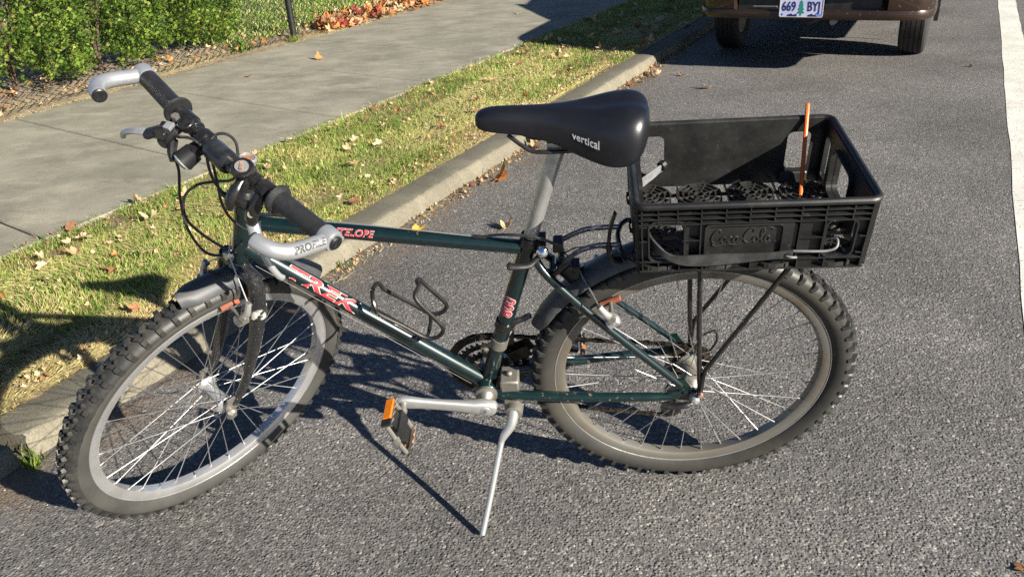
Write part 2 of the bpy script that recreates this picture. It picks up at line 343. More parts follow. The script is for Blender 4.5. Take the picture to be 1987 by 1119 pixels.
# kerb: cast segments with worn noses
kerb = tag(empty('kerb'), kind='structure')
def kerb_segment(a0, a1, seed, drop=0.):
    r = np.random.default_rng(seed); secs = []
    prof = [(1.522, -.05), (1.526, .015), (1.532, .036), (1.539, .052), (1.547, .062), (1.556, .0665), (1.59, .0695), (1.64, .071), (1.69, .066), (1.69, -.05)]
    step = .035 if a1 < 8 and a0 > -6 else .4
    n = max(2, int((a1 - a0) / step)); w1 = np.cumsum(r.normal(0, .0006, n + 1)); w1 -= w1.mean()
    for i in range(n + 1):
        al = a0 + (a1 - a0) * i / n; e = min(al - a0, a1 - al); q = []
        rd = .009 * max(0, 1 - e / .05)
        for k, (c, z) in enumerate(prof):
            j = .0016 if 0 < k < 7 else 0
            q.append(S(al + (r.normal() * .004 if i in (0, n) else 0), c + r.normal() * j + w1[i] * 2 + (rd if k < 6 else 0), z + r.normal() * j - (rd if k > 2 and k < 9 else 0) - drop * (z > 0)))
        secs.append(q)
    o = MB().loft(secs).build('kerb_segment', KERB, kerb, angle=50); o.data.materials.append(KERBTOP)
    for p in o.data.polygons:                                  # the tread of the kerb is weathered, its nose worn clean
        if len(p.vertices) == 4 and 5 <= p.index % 10 <= 7: p.material_index = 1
    return o
kerb_segment(-14, -.66, 1, .012); kerb_segment(-.625, 2.6, 2); kerb_segment(2.612, 5.6, 3); kerb_segment(5.612, 9.5, 4); kerb_segment(9.51, 40, 5)

# verge soil and garden ground
sheet('verge', -8, 12, 1.585, 2.60, .112, SOIL, 300, 16, .006, seed=3)
sheet('verge_far', 12, 60, 1.585, 2.60, .11, SOIL)
sheet('garden_bed', -6, 13, 4.66, 7.2, .112, BED, 240, 40, .006, seed=4, fn=lambda al, ac: .05 * min(1, max(0, ac - 4.75) / .5))
sheet('lawn', 3.9, 60, 5.0, 40, .158, LAWNSOIL, 120, 60, .004, seed=6, fn=lambda al, ac: .012 - .05 * max(0, 1 - (al - 3.9) / .5) - .04 * max(0, 1 - (ac - 5.0) / .3))
# pavement slabs
walk = sheet('sidewalk', -14, 60, 2.73, 4.93, .055, BED); walk.name = 'sidewalk'
SK = .15
def slab_mesh(L):
    def f(a, c): return (a + SK * (c - 2.73))
    mb = MB(); z0, z1 = -.02, 0
    c0, c1 = 2.733, 4.925; r = .006; outer = [(r, c0 + r), (L - r, c0 + r), (L - r, c1 - r), (r, c1 - r)]; base = [(0, c0), (L, c0), (L, c1), (0, c1)]
    vs = [S(f(a, c), c, z0) for a, c in base] + [S(f(a, c), c, z1 - .006) for a, c in base] + [S(f(a, c), c, z1) for a, c in outer]
    fs = [(8, 9, 10, 11)]
    for k in range(4):
        q = (k + 1) % 4; fs += [(k, q, 4 + q, 4 + k), (4 + k, 4 + q, 8 + q, 8 + k)]
    return mb.add(vs, fs).build('slab', WALK, mesh_only=True)
pitch = .965; sm = slab_mesh(pitch - .011)
for k in range(-14, 28):
    o = bpy.data.objects.new('slab', sm); C.objects.link(o); o.parent = walk
    o.location = S(2.185 + .0055 + k * pitch, 0, .08 + random.uniform(-.0015, .0015))

# ------------------------------------------------------------------ grass
def blades(name, pts, hts, wid, tints, m, lean=.5, flat=None, seed=5):
    r = np.random.default_rng(seed); n = len(pts); P = np.asarray(pts, float); th = r.uniform(0, 2 * np.pi, n); ld = r.uniform(0, 2 * np.pi, n)
    la = np.abs(r.normal(0, lean, n)) if flat is None else flat
    sx = np.c_[np.cos(th), np.sin(th), np.zeros(n)] * (wid / 2)[:, None]
    lv = np.c_[np.cos(ld), np.sin(ld), np.zeros(n)]
    h = hts[:, None]; up = np.array([[0, 0, 1.]])
    sl_, cl = np.sin(la)[:, None], np.cos(la)[:, None]
    mid = P + h * .55 * (lv * sl_ * .7 + up * np.maximum(cl, .25)); tip = P + h * (lv * np.minimum(sl_ * 1.25, 1) + up * cl * .85)
    Vv = np.stack([P - sx, P + sx, mid + sx * .8, mid - sx * .8, tip], 1).reshape(-1, 3)
    b = np.arange(n)[:, None] * 5
    loops = np.concatenate([b + [[0, 1, 2, 3]], b + [[3, 2, 4]]], 1).ravel()
    starts = (np.arange(n)[:, None] * 7 + [[0, 4]]).ravel()
    me = bpy.data.meshes.new(name); me.vertices.add(n * 5); me.vertices.foreach_set('co', Vv.ravel().astype(np.float32))
    me.loops.add(n * 7); me.loops.foreach_set('vertex_index', loops.astype(np.int32)); me.polygons.add(n * 2); me.polygons.foreach_set('loop_start', starts.astype(np.int32))
    me.update(calc_edges=True); me.validate()
    at = me.attributes.new('tint', 'FLOAT', 'POINT'); at.data.foreach_set('value', np.repeat(tints, 5).astype(np.float32))
    me.materials.append(m); o = bpy.data.objects.new(name, me); C.objects.link(o); return o
GRASS = tint_mat('grass_blades', [(0, (.1, .19, .03)), (.3, (.22, .34, .06)), (.55, (.38, .46, .12)), (.75, (.55, .52, .2)), (.9, (.72, .6, .32)), (1, (.46, .32, .17))], .5, .35)
def vn(x, y, s, seed):  # smooth value noise for patchiness
    r = np.random.default_rng(seed); g = r.random((64, 64)); X = x * s; Y = y * s; xi = np.floor(X).astype(int); yi = np.floor(Y).astype(int); fx = X - xi; fy = Y - yi
    fx = fx * fx * (3 - 2 * fx); fy = fy * fy * (3 - 2 * fy); q = lambda a, b: g[a % 64, b % 64]
    return (q(xi, yi) * (1 - fx) + q(xi + 1, yi) * fx) * (1 - fy) + (q(xi, yi + 1) * (1 - fx) + q(xi + 1, yi + 1) * fx) * fy
DN = np.array([[DD.x, DD.y, 0], [NN.x, NN.y, 0], [0, 0, 1.]])
def grass_patch(name, a0, a1, c0, c1, n, z, hmean, label, seed, edge=None, wid=.0034, dryness=.30):
    r = np.random.default_rng(seed); al = r.uniform(a0, a1, n); ac = r.uniform(c0, c1, n)
    keep = np.ones(n, bool); pn = vn(al, ac, 3.2, seed + 1) * .6 + vn(al, ac, 9, seed + 2) * .4
    dens = np.clip((pn - .15) * 2.6, .18, 1)
    ne = np.zeros(n)
    if edge is not None:                                   # thin, dry strip along the kerb
        ew = edge + .09 * (vn(al, ac * 0, 4, seed + 3) - .5) * 2 + .16 * np.clip((.55 - al) / .7, 0, 1)
        ne = np.clip((ew - ac) / .13, 0, 1); dens *= 1 - .8 * ne
    keep = r.random(n) < dens; al, ac, ne, pn = al[keep], ac[keep], ne[keep], pn[keep]; n = len(al)
    dry = vn(al, ac, 5, seed + 5); t = np.clip(dryness + .6 * (dry - .4) + r.normal(0, .17, n) + .45 * ne, 0, 1)
    t[r.random(n) < .18] = r.uniform(.8, 1)
    h = hmean * np.exp(r.normal(0, .35, n)) * (1 - .45 * ne) * (.7 + .6 * pn)
    P = XYZ(al, ac, z)
    return tag(blades(name, P, h, wid * np.exp(r.normal(0, .25, n)), t, GRASS, .62, seed=seed), label, 'grass', kind='stuff')
grass_patch('verge_grass', -1.4, 3.2, 1.60, 2.63, 215000, .112, .0235, 'short yellow green grass of the verge beside the kerb', 21, 1.71)
grass_patch('verge_grass', 3.2, 9, 1.60, 2.63, 100000, .112, .026, 'grass of the verge running on behind the parked car', 22, 1.69, .0045)
grass_patch('lawn_grass', 3.6, 8.5, 5.0, 9.5, 60000, .165, .045, 'green lawn behind the chain link fence', 23, None, .008, .1)
# dead straw thatch lying on the verge and along its dry edge
def straw(name, a0, a1, c0, c1, n, z, L, label, seed, cat='straw'):
    r = np.random.default_rng(seed); P = XYZ(r.uniform(a0, a1, n), r.uniform(c0, c1, n), z + r.uniform(0, .012, n))
    o = blades(name, P, L * np.exp(r.normal(0, .5, n)), np.full(n, .0028), np.clip(r.normal(.87, .07, n), .7, 1), GRASS, flat=np.clip(r.normal(1.42, .1, n), 1, 1.55), seed=seed)
    return tag(o, label, cat, kind='stuff')
straw('dry_straw', -1.4, 6, 1.60, 1.82, 22000, .114, .026, 'dry straw and dead grass along the top of the kerb', 31)
straw('dry_straw', -1.4, .7, 1.6, 2.0, 16000, .114, .028, 'wide mat of dry straw beside the front wheel', 36)
straw('dry_straw', -1.4, 6, 1.8, 2.62, 46000, .122, .026, 'dead thatch between the green grass blades of the verge', 32)
straw('gutter_litter', .3, 5.2, 1.42, 1.525, 1100, .002, .022, 'dry bits of plant litter in the gutter at the foot of the kerb', 33, 'litter')
r_ = np.random.default_rng(77); n = 420; vs = []; fs = []
for al, ac, s_ in zip(r_.uniform(-1, 7, n), np.where(r_.random(n) < .5, 1.5 - np.abs(r_.normal(0, .12, n)), r_.uniform(-1.2, 1.4, n)), r_.uniform(.0012, .0042, n)):
    b = len(vs); c = S(al, ac, s_ * .4); q = [Vector(v) * s_ * float(r_.uniform(.7, 1.3)) for v in ((1, 0, 0), (0, 1, 0), (-1, 0, 0), (0, -1, 0), (0, 0, .7), (0, 0, -.4))]
    vs += [c + v for v in q]; fs += [tuple(b + i for i in f) for f in ((0, 1, 4), (1, 2, 4), (2, 3, 4), (3, 0, 4), (1, 0, 5), (2, 1, 5), (3, 2, 5), (0, 3, 5))]
tag(MB().add(vs, fs).build('road_grit', mat('grit', (.34, .31, .27), .8, 0, (.12, .11, .1), 3, world=True)), 'loose grit and small stones scattered on the road', 'grit', kind='stuff')
straw('pavement_edge_straw', 1.0, 7.5, 4.66, 4.80, 3500, .126, .035, 'dry straw along the fence side of the sidewalk', 34)
straw('bed_litter', .8, 4.6, 4.75, 5.4, 9000, .135, .03, 'bark chips and dry litter in the bed under the hedge', 35, 'litter')

# ------------------------------------------------------------------ fallen leaves
def leaf_mesh(seed, m, size=1.0):
    """a curled five-lobed maple leaf about a tenth of a metre across"""
    r = random.Random(seed); out = []
    lobes = [(90, 1.0), (38, .86), (142, .86), (-12, .55), (192, .55)]; lobes.sort()
    for i, (a, L) in enumerate(lobes):
        L *= r.uniform(.85, 1.1) * .055 * size; a += r.uniform(-6, 6)
        for da, k in ((-27, .62), (-15, .82), (0, 1), (15, .82), (27, .62)): out.append((a + da, L * k))
        if i < 4:
            nx = lobes[i + 1][0]; out.append(((a + nx) / 2, L * .5))
    out.append((270, .012 * size))
    c1, c2, tw = r.uniform(-6, 26), r.uniform(-4, 24), r.uniform(-12, 12)
    def bend(x, y): return Vector((x, y, c1 * x * x + c2 * y * y + tw * x * y + r.uniform(-.003, .003)))
    vs = [Vector((0, 0, 0))]; mid = []
    for a, L in out: mid.append(bend(L * .5 * math.cos(R_(a)), L * .5 * math.sin(R_(a))))
    for a, L in out: vs.append(bend(L * math.cos(R_(a)), L * math.sin(R_(a))))
    n = len(out); vs += mid; fs = []
    for k in range(n):
        q = (k + 1) % n; fs += [(0, 1 + n + k, 1 + n + q), (1 + n + k, 1 + k, 1 + q, 1 + n + q)]
    zmin = min(v.z for v in vs)
    for v in vs: v.z -= zmin
    mb = MB().add(vs, fs, True)
    p0 = Vector((0, 0, -zmin + .0005)); mb.tube([p0, p0 + Vector((.002, -.025, .004)) * size, p0 + Vector((.008, -.05, .002)) * size], .0009 * size, 5)
    return mb.build('fallen_leaf', m, mesh_only=True, angle=70)
LM = [leaf_mat('dry_tan_leaf', (.4, .25, .12), (.62, .46, .28)), leaf_mat('orange_leaf', (.5, .17, .04), (.62, .3, .09)), leaf_mat('brown_leaf', (.2, .09, .045), (.38, .19, .09)), leaf_mat('pale_leaf', (.55, .42, .24), (.7, .6, .4)), leaf_mat('red_leaf', (.22, .03, .025), (.35, .07, .04))]
leafs = {(m, s): leaf_mesh(100 * m + s, LM[m]) for m in range(5) for s in range(4)}
def leaf(al, ac, z, size, m, label, group=None, tilt=.25, name='fallen_leaf', z_abs=None):
    o = bpy.data.objects.new(name, leafs[(m, random.randrange(4))]); C.objects.link(o)
    o.location = S(al, ac, z); o.scale = (size,) * 3; o.rotation_euler = (random.uniform(-tilt, tilt), random.uniform(-tilt, tilt), random.uniform(0, 6.28))
    return tag(o, label, 'leaf', group)
for al, ac, z, s, m, t in [(3.43, 3.93, .133, 1.0, 1, 'orange brown leaf alone in the middle of the sidewalk'), (2.77, 4.04, .132, .9, 4, 'small dark red leaf on the sidewalk near the handlebar'),
                           (5.8, 3.4, .132, .9, 3, 'pale leaf on the far sidewalk near the car shadow'),
                           (1.68, 1.40, .004, 1.25, 1, 'large curled tan leaf on the road below the saddle nose'), (1.16, 1.08, .012, 1.1, 0, 'flat tan leaf on the road just above the top tube'),
                           (3.75, .95, .004, 1.0, 0, 'curled leaf on the road nearer the crate of the two before the car'), (4.07, 1.23, .004, .8, 1, 'small curled leaf on the road close to the kerb end before the car'),
                           (4.62, 1.46, .004, 1.0, 0, 'pale curled leaf in the gutter at the edge of the car shadow'), (4.77, -.56, .003, .7, 2, 'small leaf on the road beside the white line'),
                           (-.03, -.71, .003, .5, 2, 'dark leaf on the road at the lower right corner'), (3.2, .15, .003, .5, 2, 'tiny dark leaf on the road behind the crate')]:
    leaf(al, ac, z, s * .85, m, t, tilt=.12)
for k in range(7): leaf(2.35 + random.uniform(-.16, .16), 1.44 + random.uniform(-.04, .05), .004 + .008 * k, random.uniform(.7, 1.1), random.choice([0, 0, 1, 2]), 'curled brown leaf of the small heap at the kerb under the saddle', 'leaf heap at the kerb', .35)
for k in range(5): leaf(1.62 + random.uniform(-.2, .14), 1.47 + random.uniform(-.03, .03), .004, random.uniform(.4, .7), random.choice([0, 2, 2]), 'small brown leaf at the foot of the kerb below the saddle', 'gutter leaves', .5)
known = [(.11, 2.3), (.22, 2.41), (-.08, 2.21), (.48, 2.33), (.59, 2.55), (0, 2.32), (.2, 2.06), (1.31, 1.95), (1.15, 2.34), (2.3, 2.44), (3.83, 2.08), (3.64, 1.69), (2.58, 2.34), (3.05, 2.16), (1.63, 2.03)]
for al, ac in known: leaf(al, ac, .148, random.uniform(.65, .95), random.choice([0, 0, 3, 3, 0]), 'dry leaf lying on the sunlit grass verge', 'leaves on the sunlit verge', .4)
for k in range(150):
    al = random.uniform(-.4, 4.4); ac = random.uniform(1.64, 2.6)
    leaf(al, ac, .138 + random.uniform(0, .012), random.uniform(.25, .7), random.choice([0, 0, 0, 3, 3, 2, 1]), 'dry leaf lying on the sunlit grass verge', 'leaves on the sunlit verge', .55)
for k in range(46): leaf(random.uniform(4.4, 6.6), random.uniform(1.6, 2.6), .14, random.uniform(.7, 1.15), random.choice([0, 3, 0, 2]), 'dry leaf in the car shadow on the verge', 'leaves on the shaded verge', .6)
for k in range(26): leaf(random.uniform(2.9, 4.6), 1.50 - abs(random.gauss(0, .05)), .006, random.uniform(.35, .75), random.choice([0, 2, 0]), 'dry leaf in the sunny gutter before the car', 'leaves in the gutter before the car', .6)
# drifts of leaves no one could count: one object each
def leaf_drift(name, pts, sizes, cols, label, seed):
    r = np.random.default_rng(seed); src = [leafs[(m, s)] for m in range(5) for s in range(4)]; vs = []; fs = []; mi = []
    for (p, sz, m) in zip(pts, sizes, cols):
        me = leafs[(int(m), int(r.integers(4)))]; e = Matrix.Rotation(r.uniform(0, 6.28), 3, 'Z') @ Matrix.Rotation(r.uniform(-1, 1), 3, 'X') @ Matrix.Rotation(r.uniform(-1, 1), 3, 'Y'); b = len(vs)
        vs += [tuple(e @ v.co * sz + Vector(p)) for v in me.vertices]
        for q in me.polygons: fs.append(tuple(i + b for i in q.vertices)); mi.append(int(m))
    me = bpy.data.meshes.new(name); me.from_pydata(vs, [], fs)
    for q in LM: me.materials.append(q)
    me.polygons.foreach_set('material_index', mi); me.update()
    o = bpy.data.objects.new(name, me); C.objects.link(o); return tag(o, label, 'leaves', kind='stuff')
n = 330; al = rng.uniform(4.55, 6.9, n); ac = 4.88 + rng.normal(0, .10, n) * np.clip((7.2 - al), .4, 1.2)
hgt = .15 + rng.uniform(0, .13, n) * np.clip(1 - np.abs(ac - 4.9) / .25, 0, 1)
leaf_drift('leaf_drift', [S(a, max(c, 4.72), h) for a, c, h in zip(al, ac, hgt)], rng.uniform(.8, 1.3, n), rng.choice([0, 0, 1, 1, 3, 2, 2, 4], n), 'drift of orange and tan leaves along the foot of the fence', 41)
n = 1000; al = rng.uniform(-.6, 5.5, n); ac = np.where(rng.random(n) < .45, 1.62 + np.abs(rng.normal(0, .05, n)), rng.uniform(1.75, 2.62, n))
leaf_drift('leaf_crumbs', [S(a, c, .135) for a, c in zip(al, ac)], rng.uniform(.1, .3, n), rng.choice([0, 0, 0, 3, 2, 2], n), 'crumbled bits of dry leaf all over the grass verge', 43)
n = 520; leaf_drift('leaf_crumbs', [S(a, c, .004) for a, c in zip(np.minimum(rng.uniform(.2, 7, n), rng.uniform(2.0, 5.2, n)), 1.52 - np.abs(rng.normal(0, .035, n)))], rng.uniform(.1, .3, n), rng.choice([0, 0, 3, 2, 2], n), 'crumbled bits of dry leaf in the gutter', 44)
n = 160; leaf_drift('leaf_drift', [S(a, c, .17) for a, c in zip(rng.uniform(.9, 5, n), rng.uniform(4.76, 5.5, n))], rng.uniform(.3, .7, n), rng.choice([0, 0, 3, 2, 1], n), 'scattered leaf bits in the bed along the hedge foot', 42)

# ------------------------------------------------------------------ chain-link fence
FC = 4.86
fence = tag(empty('chain_link_fence', S(4.2, FC, .1)), 'black vinyl chain link fence between sidewalk and garden', 'fence')
def fpart(mb, name, m): 
    o = mb.build(name, m, fence); o.location = -fence.location; return o
FENCEM = mat('black_vinyl_wire', (.006, .0065, .0065), .5, 0, (.012, .012, .012), 30)
for al in (-1.8, 1.2, 4.2, 7.2, 10.2):
    mb = MB(); mb.lathe([(0, .03), (1.24, .03), (1.25, .034), (1.275, .034), (1.29, .02), (1.295, 0)], S(al, FC, .10), (0, 0, 1), 20); fpart(mb, 'post', FENCEM)
    mb = MB()
    for z in (.19, .55, .95, 1.2): mb.lathe([(-.011, .031), (-.011, .0345), (.011, .0345), (.011, .031)], S(al, FC, .1 + z), (0, 0, 1), 20); mb.box(S(al, FC + .04, .1 + z), (.012, .03, .02), Matrix.Rotation(ROAD, 3, 'Z'))
    fpart(mb, 'tension_band', FENCEM)
    mb = MB(); mb.tube([S(al + .055, FC - .004, .13), S(al + .055, FC - .004, 1.3)], .004, 6); fpart(mb, 'tension_bar', FENCEM)
mb = MB(); mb.tube([S(-4, FC, 1.36), S(13, FC, 1.36)], .021, 12); fpart(mb, 'top_rail', FENCEM)
mb = MB(); mb.tube([S(-4, FC - .006, .15), S(13, FC - .006, .15)], .002, 5); fpart(mb, 'bottom_wire', FENCEM)
vs = []; fs = []; hp = .0355; nz = 34
for i in range(int(9.4 / (2 * hp))):
    b = len(vs); base = -.4 + i * 2 * hp
    for k in range(nz + 1):
        sd = 1 if k % 2 else -1; p = S(base + sd * hp * 1.03, FC - .006 + .003 * sd, .135 + k * hp)
        t = .005
        for dx, dz in ((0, t), (t, 0), (0, -t), (-t, 0)): vs.append(p + NN * dx + DD * dz * .9)
    for k in range(nz):
        for q in range(4): r0 = b + k * 4; fs.append((r0 + q, r0 + (q + 1) % 4, r0 + 4 + (q + 1) % 4, r0 + 4 + q))
o = MB().add(vs, fs, False).build('wire_mesh', FENCEM, fence); o.location = -fence.location; tag(o, kind='stuff')

# ------------------------------------------------------------------ hedge: five arborvitae shrubs
HEDGE = tint_mat('arborvitae_sprays', [(0, (.04, .09, .016)), (.35, (.1, .18, .027)), (.65, (.21, .32, .046)), (.9, (.38, .46, .095)), (1, (.36, .28, .1))], .55, .3)
BARK = mat('shrub_bark', (.11, .075, .05), .9, 0, (.06, .04, .03), 40, bump=.6, bscale=120, world=True)
def shrub(al, ac, ht, ra, rc, seed, label, nclump=620):
    r = np.random.default_rng(seed); root = tag(empty('arborvitae_shrub', S(al, ac, .14)), label, 'shrub', 'hedge behind the chain link fence')
    mb = MB()
    for k in range(4):
        a = r.uniform(0, 6.28); mb.tube(smooth_path([(0, 0, -.03), (.03 * math.cos(a), .03 * math.sin(a), .25), (.12 * math.cos(a), .12 * math.sin(a), .7), (.1 * math.cos(a + .4), .1 * math.sin(a + .4), ht * .85)], 3), [.015 - .0012 * i for i in range(10)], 7)
    mb.build('trunk', BARK, root)
    # clump centres near the surface of a bulging column
    u = r.random(nclump); th = r.uniform(0, 2 * np.pi, nclump); z = .09 + (ht - .09) * u ** .9
    prof = np.clip(np.minimum((z + .14) / .3, 1), .5, 1) * np.sqrt(np.clip(1.04 - (z / ht) ** 3, 0, 1))
    lump = 1 + .16 * np.sin(3 * th + seed) * np.sin(5 * z + seed * 2) + .07 * r.normal(size=nclump)
    depth = np.where(r.random(nclump) < .28, r.uniform(.45, .85, nclump), 1.0)
    rad = prof * lump * depth
    out = np.c_[np.cos(th), np.sin(th), np.zeros(nclump)]
    cc = np.c_[np.cos(th) * rad * ra, np.sin(th) * rad * rc, z]
    ns = 22; N_ = nclump * ns
    cp = np.repeat(cc, ns, 0) + r.normal(0, .026, (N_, 3)); od = np.repeat(out, ns, 0) * .75 + np.array([0, 0, .55]) + r.normal(0, .5, (N_, 3)); od /= np.linalg.norm(od, axis=1)[:, None]
    sd = np.cross(od, r.normal(size=(N_, 3))); sd /= np.linalg.norm(sd, axis=1)[:, None]
    Lc = r.uniform(.022, .046, N_); tint = np.repeat(np.clip(r.normal(.47, .2, nclump), 0, .92), ns) + r.normal(0, .1, N_); tint = np.clip(tint, 0, .93)
    tint[r.random(N_) < .02] = 1
    Vs = []; 
    for (fa, ang, ln) in ((.0, 0, 1.0), (.25, .75, .55), (.25, -.75, .55), (.5, .7, .45), (.5, -.7, .45)):
        b = cp + od * (Lc * fa)[:, None]; dr = od * math.cos(ang) + sd * math.sin(ang); pr = -od * math.sin(ang) + sd * math.cos(ang); l = (Lc * ln)[:, None]
        Vs.append(np.stack([b, b + dr * l * .5 + pr * l * .17, b + dr * l, b + dr * l * .5 - pr * l * .17], 1))
    Vv = np.concatenate(Vs, 0).reshape(-1, 3) @ DN; nq = len(Vv) // 4
    me = bpy.data.meshes.new('foliage'); me.vertices.add(nq * 4); me.vertices.foreach_set('co', Vv.ravel().astype(np.float32)); me.loops.add(nq * 4); me.loops.foreach_set('vertex_index', np.arange(nq * 4, dtype=np.int32))
    me.polygons.add(nq); me.polygons.foreach_set('loop_start', (np.arange(nq) * 4).astype(np.int32)); me.update(calc_edges=True)
    at = me.attributes.new('tint', 'FLOAT', 'POINT'); at.data.foreach_set('value', np.repeat(np.tile(tint, 5), 4).astype(np.float32)); me.materials.append(HEDGE)
    o = bpy.data.objects.new('foliage', me); C.objects.link(o); o.parent = root
shrub(1.10, 5.16, 1.35, .50, .34, 1, 'bright arborvitae at the left picture edge, leaning nearest the fence', 760)
shrub(1.86, 5.33, 1.45, .52, .42, 2, 'dense arborvitae second from the left picture edge', 760)
shrub(2.56, 5.34, 1.4, .50, .40, 3, 'arborvitae in the middle of the hedge, above the right grip', 700)
shrub(3.2, 5.36, 1.45, .46, .40, 4, 'arborvitae fourth from the left, with bare soil below', 700)
shrub(3.62, 5.42, 1.3, .32, .40, 5, 'rightmost arborvitae, next to the black fence post and the lawn', 640)
shrub(.2, 5.4, 1.4, .5, .42, 6, 'arborvitae beyond the left picture edge', 260)
# weeds
WEED = tint_mat('weed_leaves', [(0, (.06, .12, .02)), (.6, (.14, .22, .03)), (1, (.3, .3, .06))], .5, .35)
def weed(al, ac, z, n, h, w, label, seed, spread=.02, name='weed'):
    r = np.random.default_rng(seed); P = XYZ(al + r.normal(0, spread, n), ac + r.normal(0, spread, n), z)
    return tag(blades(name, P, h * np.exp(r.normal(0, .3, n)), w * np.exp(r.normal(0, .2, n)), r.random(n), WEED, .7, seed=seed), label, 'weed')
weed(-.645, 1.505, 0, 34, .045, .005, 'small green weed in the open kerb joint by the front wheel', 51, .014)
weed(1.17, 1.11, 0, 26, .03, .003, 'grass tuft on the road beside a tan leaf above the top tube', 52, .007, 'grass_tuft')
weed(3.62, 4.93, .13, 90, .10, .012, 'leafy green weed at the hedge end by the fence', 53, .05)
weed(4.12, 4.80, .12, 40, .07, .008, 'reddish weed tuft at the foot of the fence post', 54, .03)
weed(.63, 1.515, 0, 24, .035, .005, 'little weed in the gutter right of the left brake lever', 55, .02)
# ------------------------------------------------------------------ the bicycle, built in its own frame: forward, left, up
LEAN = .2434; STEER = .8828; RT = .336; HA = R_(71)
AXD = Vector((-math.cos(HA), 0, math.sin(HA))); AX0 = Vector((.9995, 0, .3142)); FA = Vector((1.0393, 0, .3279)); RA = Vector((0, 0, RT)); BB = Vector((.4315, 0, .3157))
QST = Matrix.Rotation(STEER, 3, AXD)
def BK(v): return Vector((-v[0], -v[1], v[2]))
def ST(v): return QST @ (Vector(v) - AX0) + AX0
def SBK(v): return BK(ST(v))
cb_ = Matrix.Rotation(-LEAN, 3, 'X') @ CAM; CB = Vector((-cb_.x, -cb_.y, cb_.z)); CS = QST.transposed() @ (CB - AX0) + AX0
bike = tag(empty('bicycle', (0, 0, 0), (LEAN, 0, 0)), 'dark green mountain bike leaning on its kickstand by the kerb', 'bicycle')
def axis_pt(u): return AX0 + AXD * ((u - AX0.z) / AXD.z)
def P(mb, name, m, parent=None, **k): return mb.build(name, m, parent or bike, **k)
def tube_text(mb, txt, size, ctr, e, r, cam_, lift=.0006, rot=0., sx=1., **k):
    e = Vector(e).normalized(); ctr = Vector(ctr); n0 = cam_ - ctr; n0 = (n0 - e * n0.dot(e)).normalized()
    if rot: n0 = Matrix.Rotation(rot, 3, e) @ n0
    u = n0.cross(e); vs, fs = lettering(txt, size, **k)
    mb.add(vs, fs, False, lambda p: ctr + e * p.x * sx + (n0 * math.cos(p.y / r) + u * math.sin(p.y / r)) * (r + lift + p.z))

# ---- frame
frame = P(MB(BK).lathe([(-.036, .016), (-.036, .022), (-.034, .0235), (.034, .0235), (.036, .022), (.036, .016)], BB, (0, 1, 0), 24), 'frame', M['paint_worn'])
seat_top = Vector((.318, 0, .705)); st_dir = (seat_top - BB).normalized()
head_top = axis_pt(.80); head_bot = axis_pt(.672)
tt_a, tt_b = Vector((.338, 0, .681)), axis_pt(.757)
dt_a, dt_b = BB + Vector((.014, 0, .013)), axis_pt(.706)
P(MB(BK).tube([BB, seat_top], .0162, 36), 'seat_tube', M['paint'], frame)
P(MB(BK).tube([tt_a, tt_b], .0142, 36), 'top_tube', M['paint'], frame)
P(MB(BK).tube([dt_a, dt_b], .0168, 36), 'down_tube', M['paint'], frame)
P(MB(BK).lathe([(0, .0185), (.003, .0195), (.012, .018), (.115, .018), (.124, .0195), (.1355, .0185)], head_bot, AXD, 24), 'head_tube', M['paint'], frame)
P(MB(BK).lathe([(-.012, .012), (-.012, .0185), (-.002, .0205), (0, .0195)], head_bot, AXD, 24), 'headset_cup', M['blackmetal'], frame)
P(MB(BK).lathe([(.0, .0195), (.004, .021), (.014, .0195), (.022, .0205), (.03, .016), (.034, .0125)], head_top, AXD, 24), 'headset_cup', M['blackmetal'], frame)
for s in (1, -1):
    mb = MB(BK).tube(smooth_path([(.312, .012 * s, .664), (.290, .030 * s, .634), (.21, .046 * s, .548), (.125, .056 * s, .462), (.042, .064 * s, .379), (.026, .0645 * s, .362)], 4), [.0085] * 16 + [.0075] * 4 + [.0065], 12)
    P(mb, 'seat_stay', M['paint'], frame)
    mb = MB(BK).tube(smooth_path([(.425, .018 * s, .312), (.395, .034 * s, .311), (.30, .046 * s, .317), (.206, .0555 * s, .322), (.10, .063 * s, .328), (.045, .065 * s, .331)], 4), [.0095] * 2 + [.0112] * 10 + [.010] * 6 + [.0085] * 3, 12)
    P(mb, 'chain_stay', M['paint_worn'], frame)
    vs, fs = plate([[(-.016, -.014), (.006, -.018), (.055, -.008), (.055, .006), (.03, .012), (.038, .044), (.022, .048), (.004, .018), (-.014, .013)], circ(.0042, 10, (.024, .006))], .006)
    P(MB(BK).add(vs, fs, False, lambda p: Vector((p.x, .064 * s + p.z, RT + p.y))), 'dropout', M['paint_worn'], frame)
P(MB(BK).tube([(.28, -.03, .628), (.28, .03, .628)], .007, 10), 'bridge', M['paint'], frame)
P(MB(BK).lathe([(-.012, .0165), (-.012, .0185), (.012, .0185), (.012, .0165)], BB + st_dir * .125, st_dir, 20).tube([BB + st_dir * .125 + Vector((-.016, -.02, 0)), BB + st_dir * .125 + Vector((-.03, -.05, .006))], .006, 8), 'derailleur_clamp', M['dullmetal'], frame)
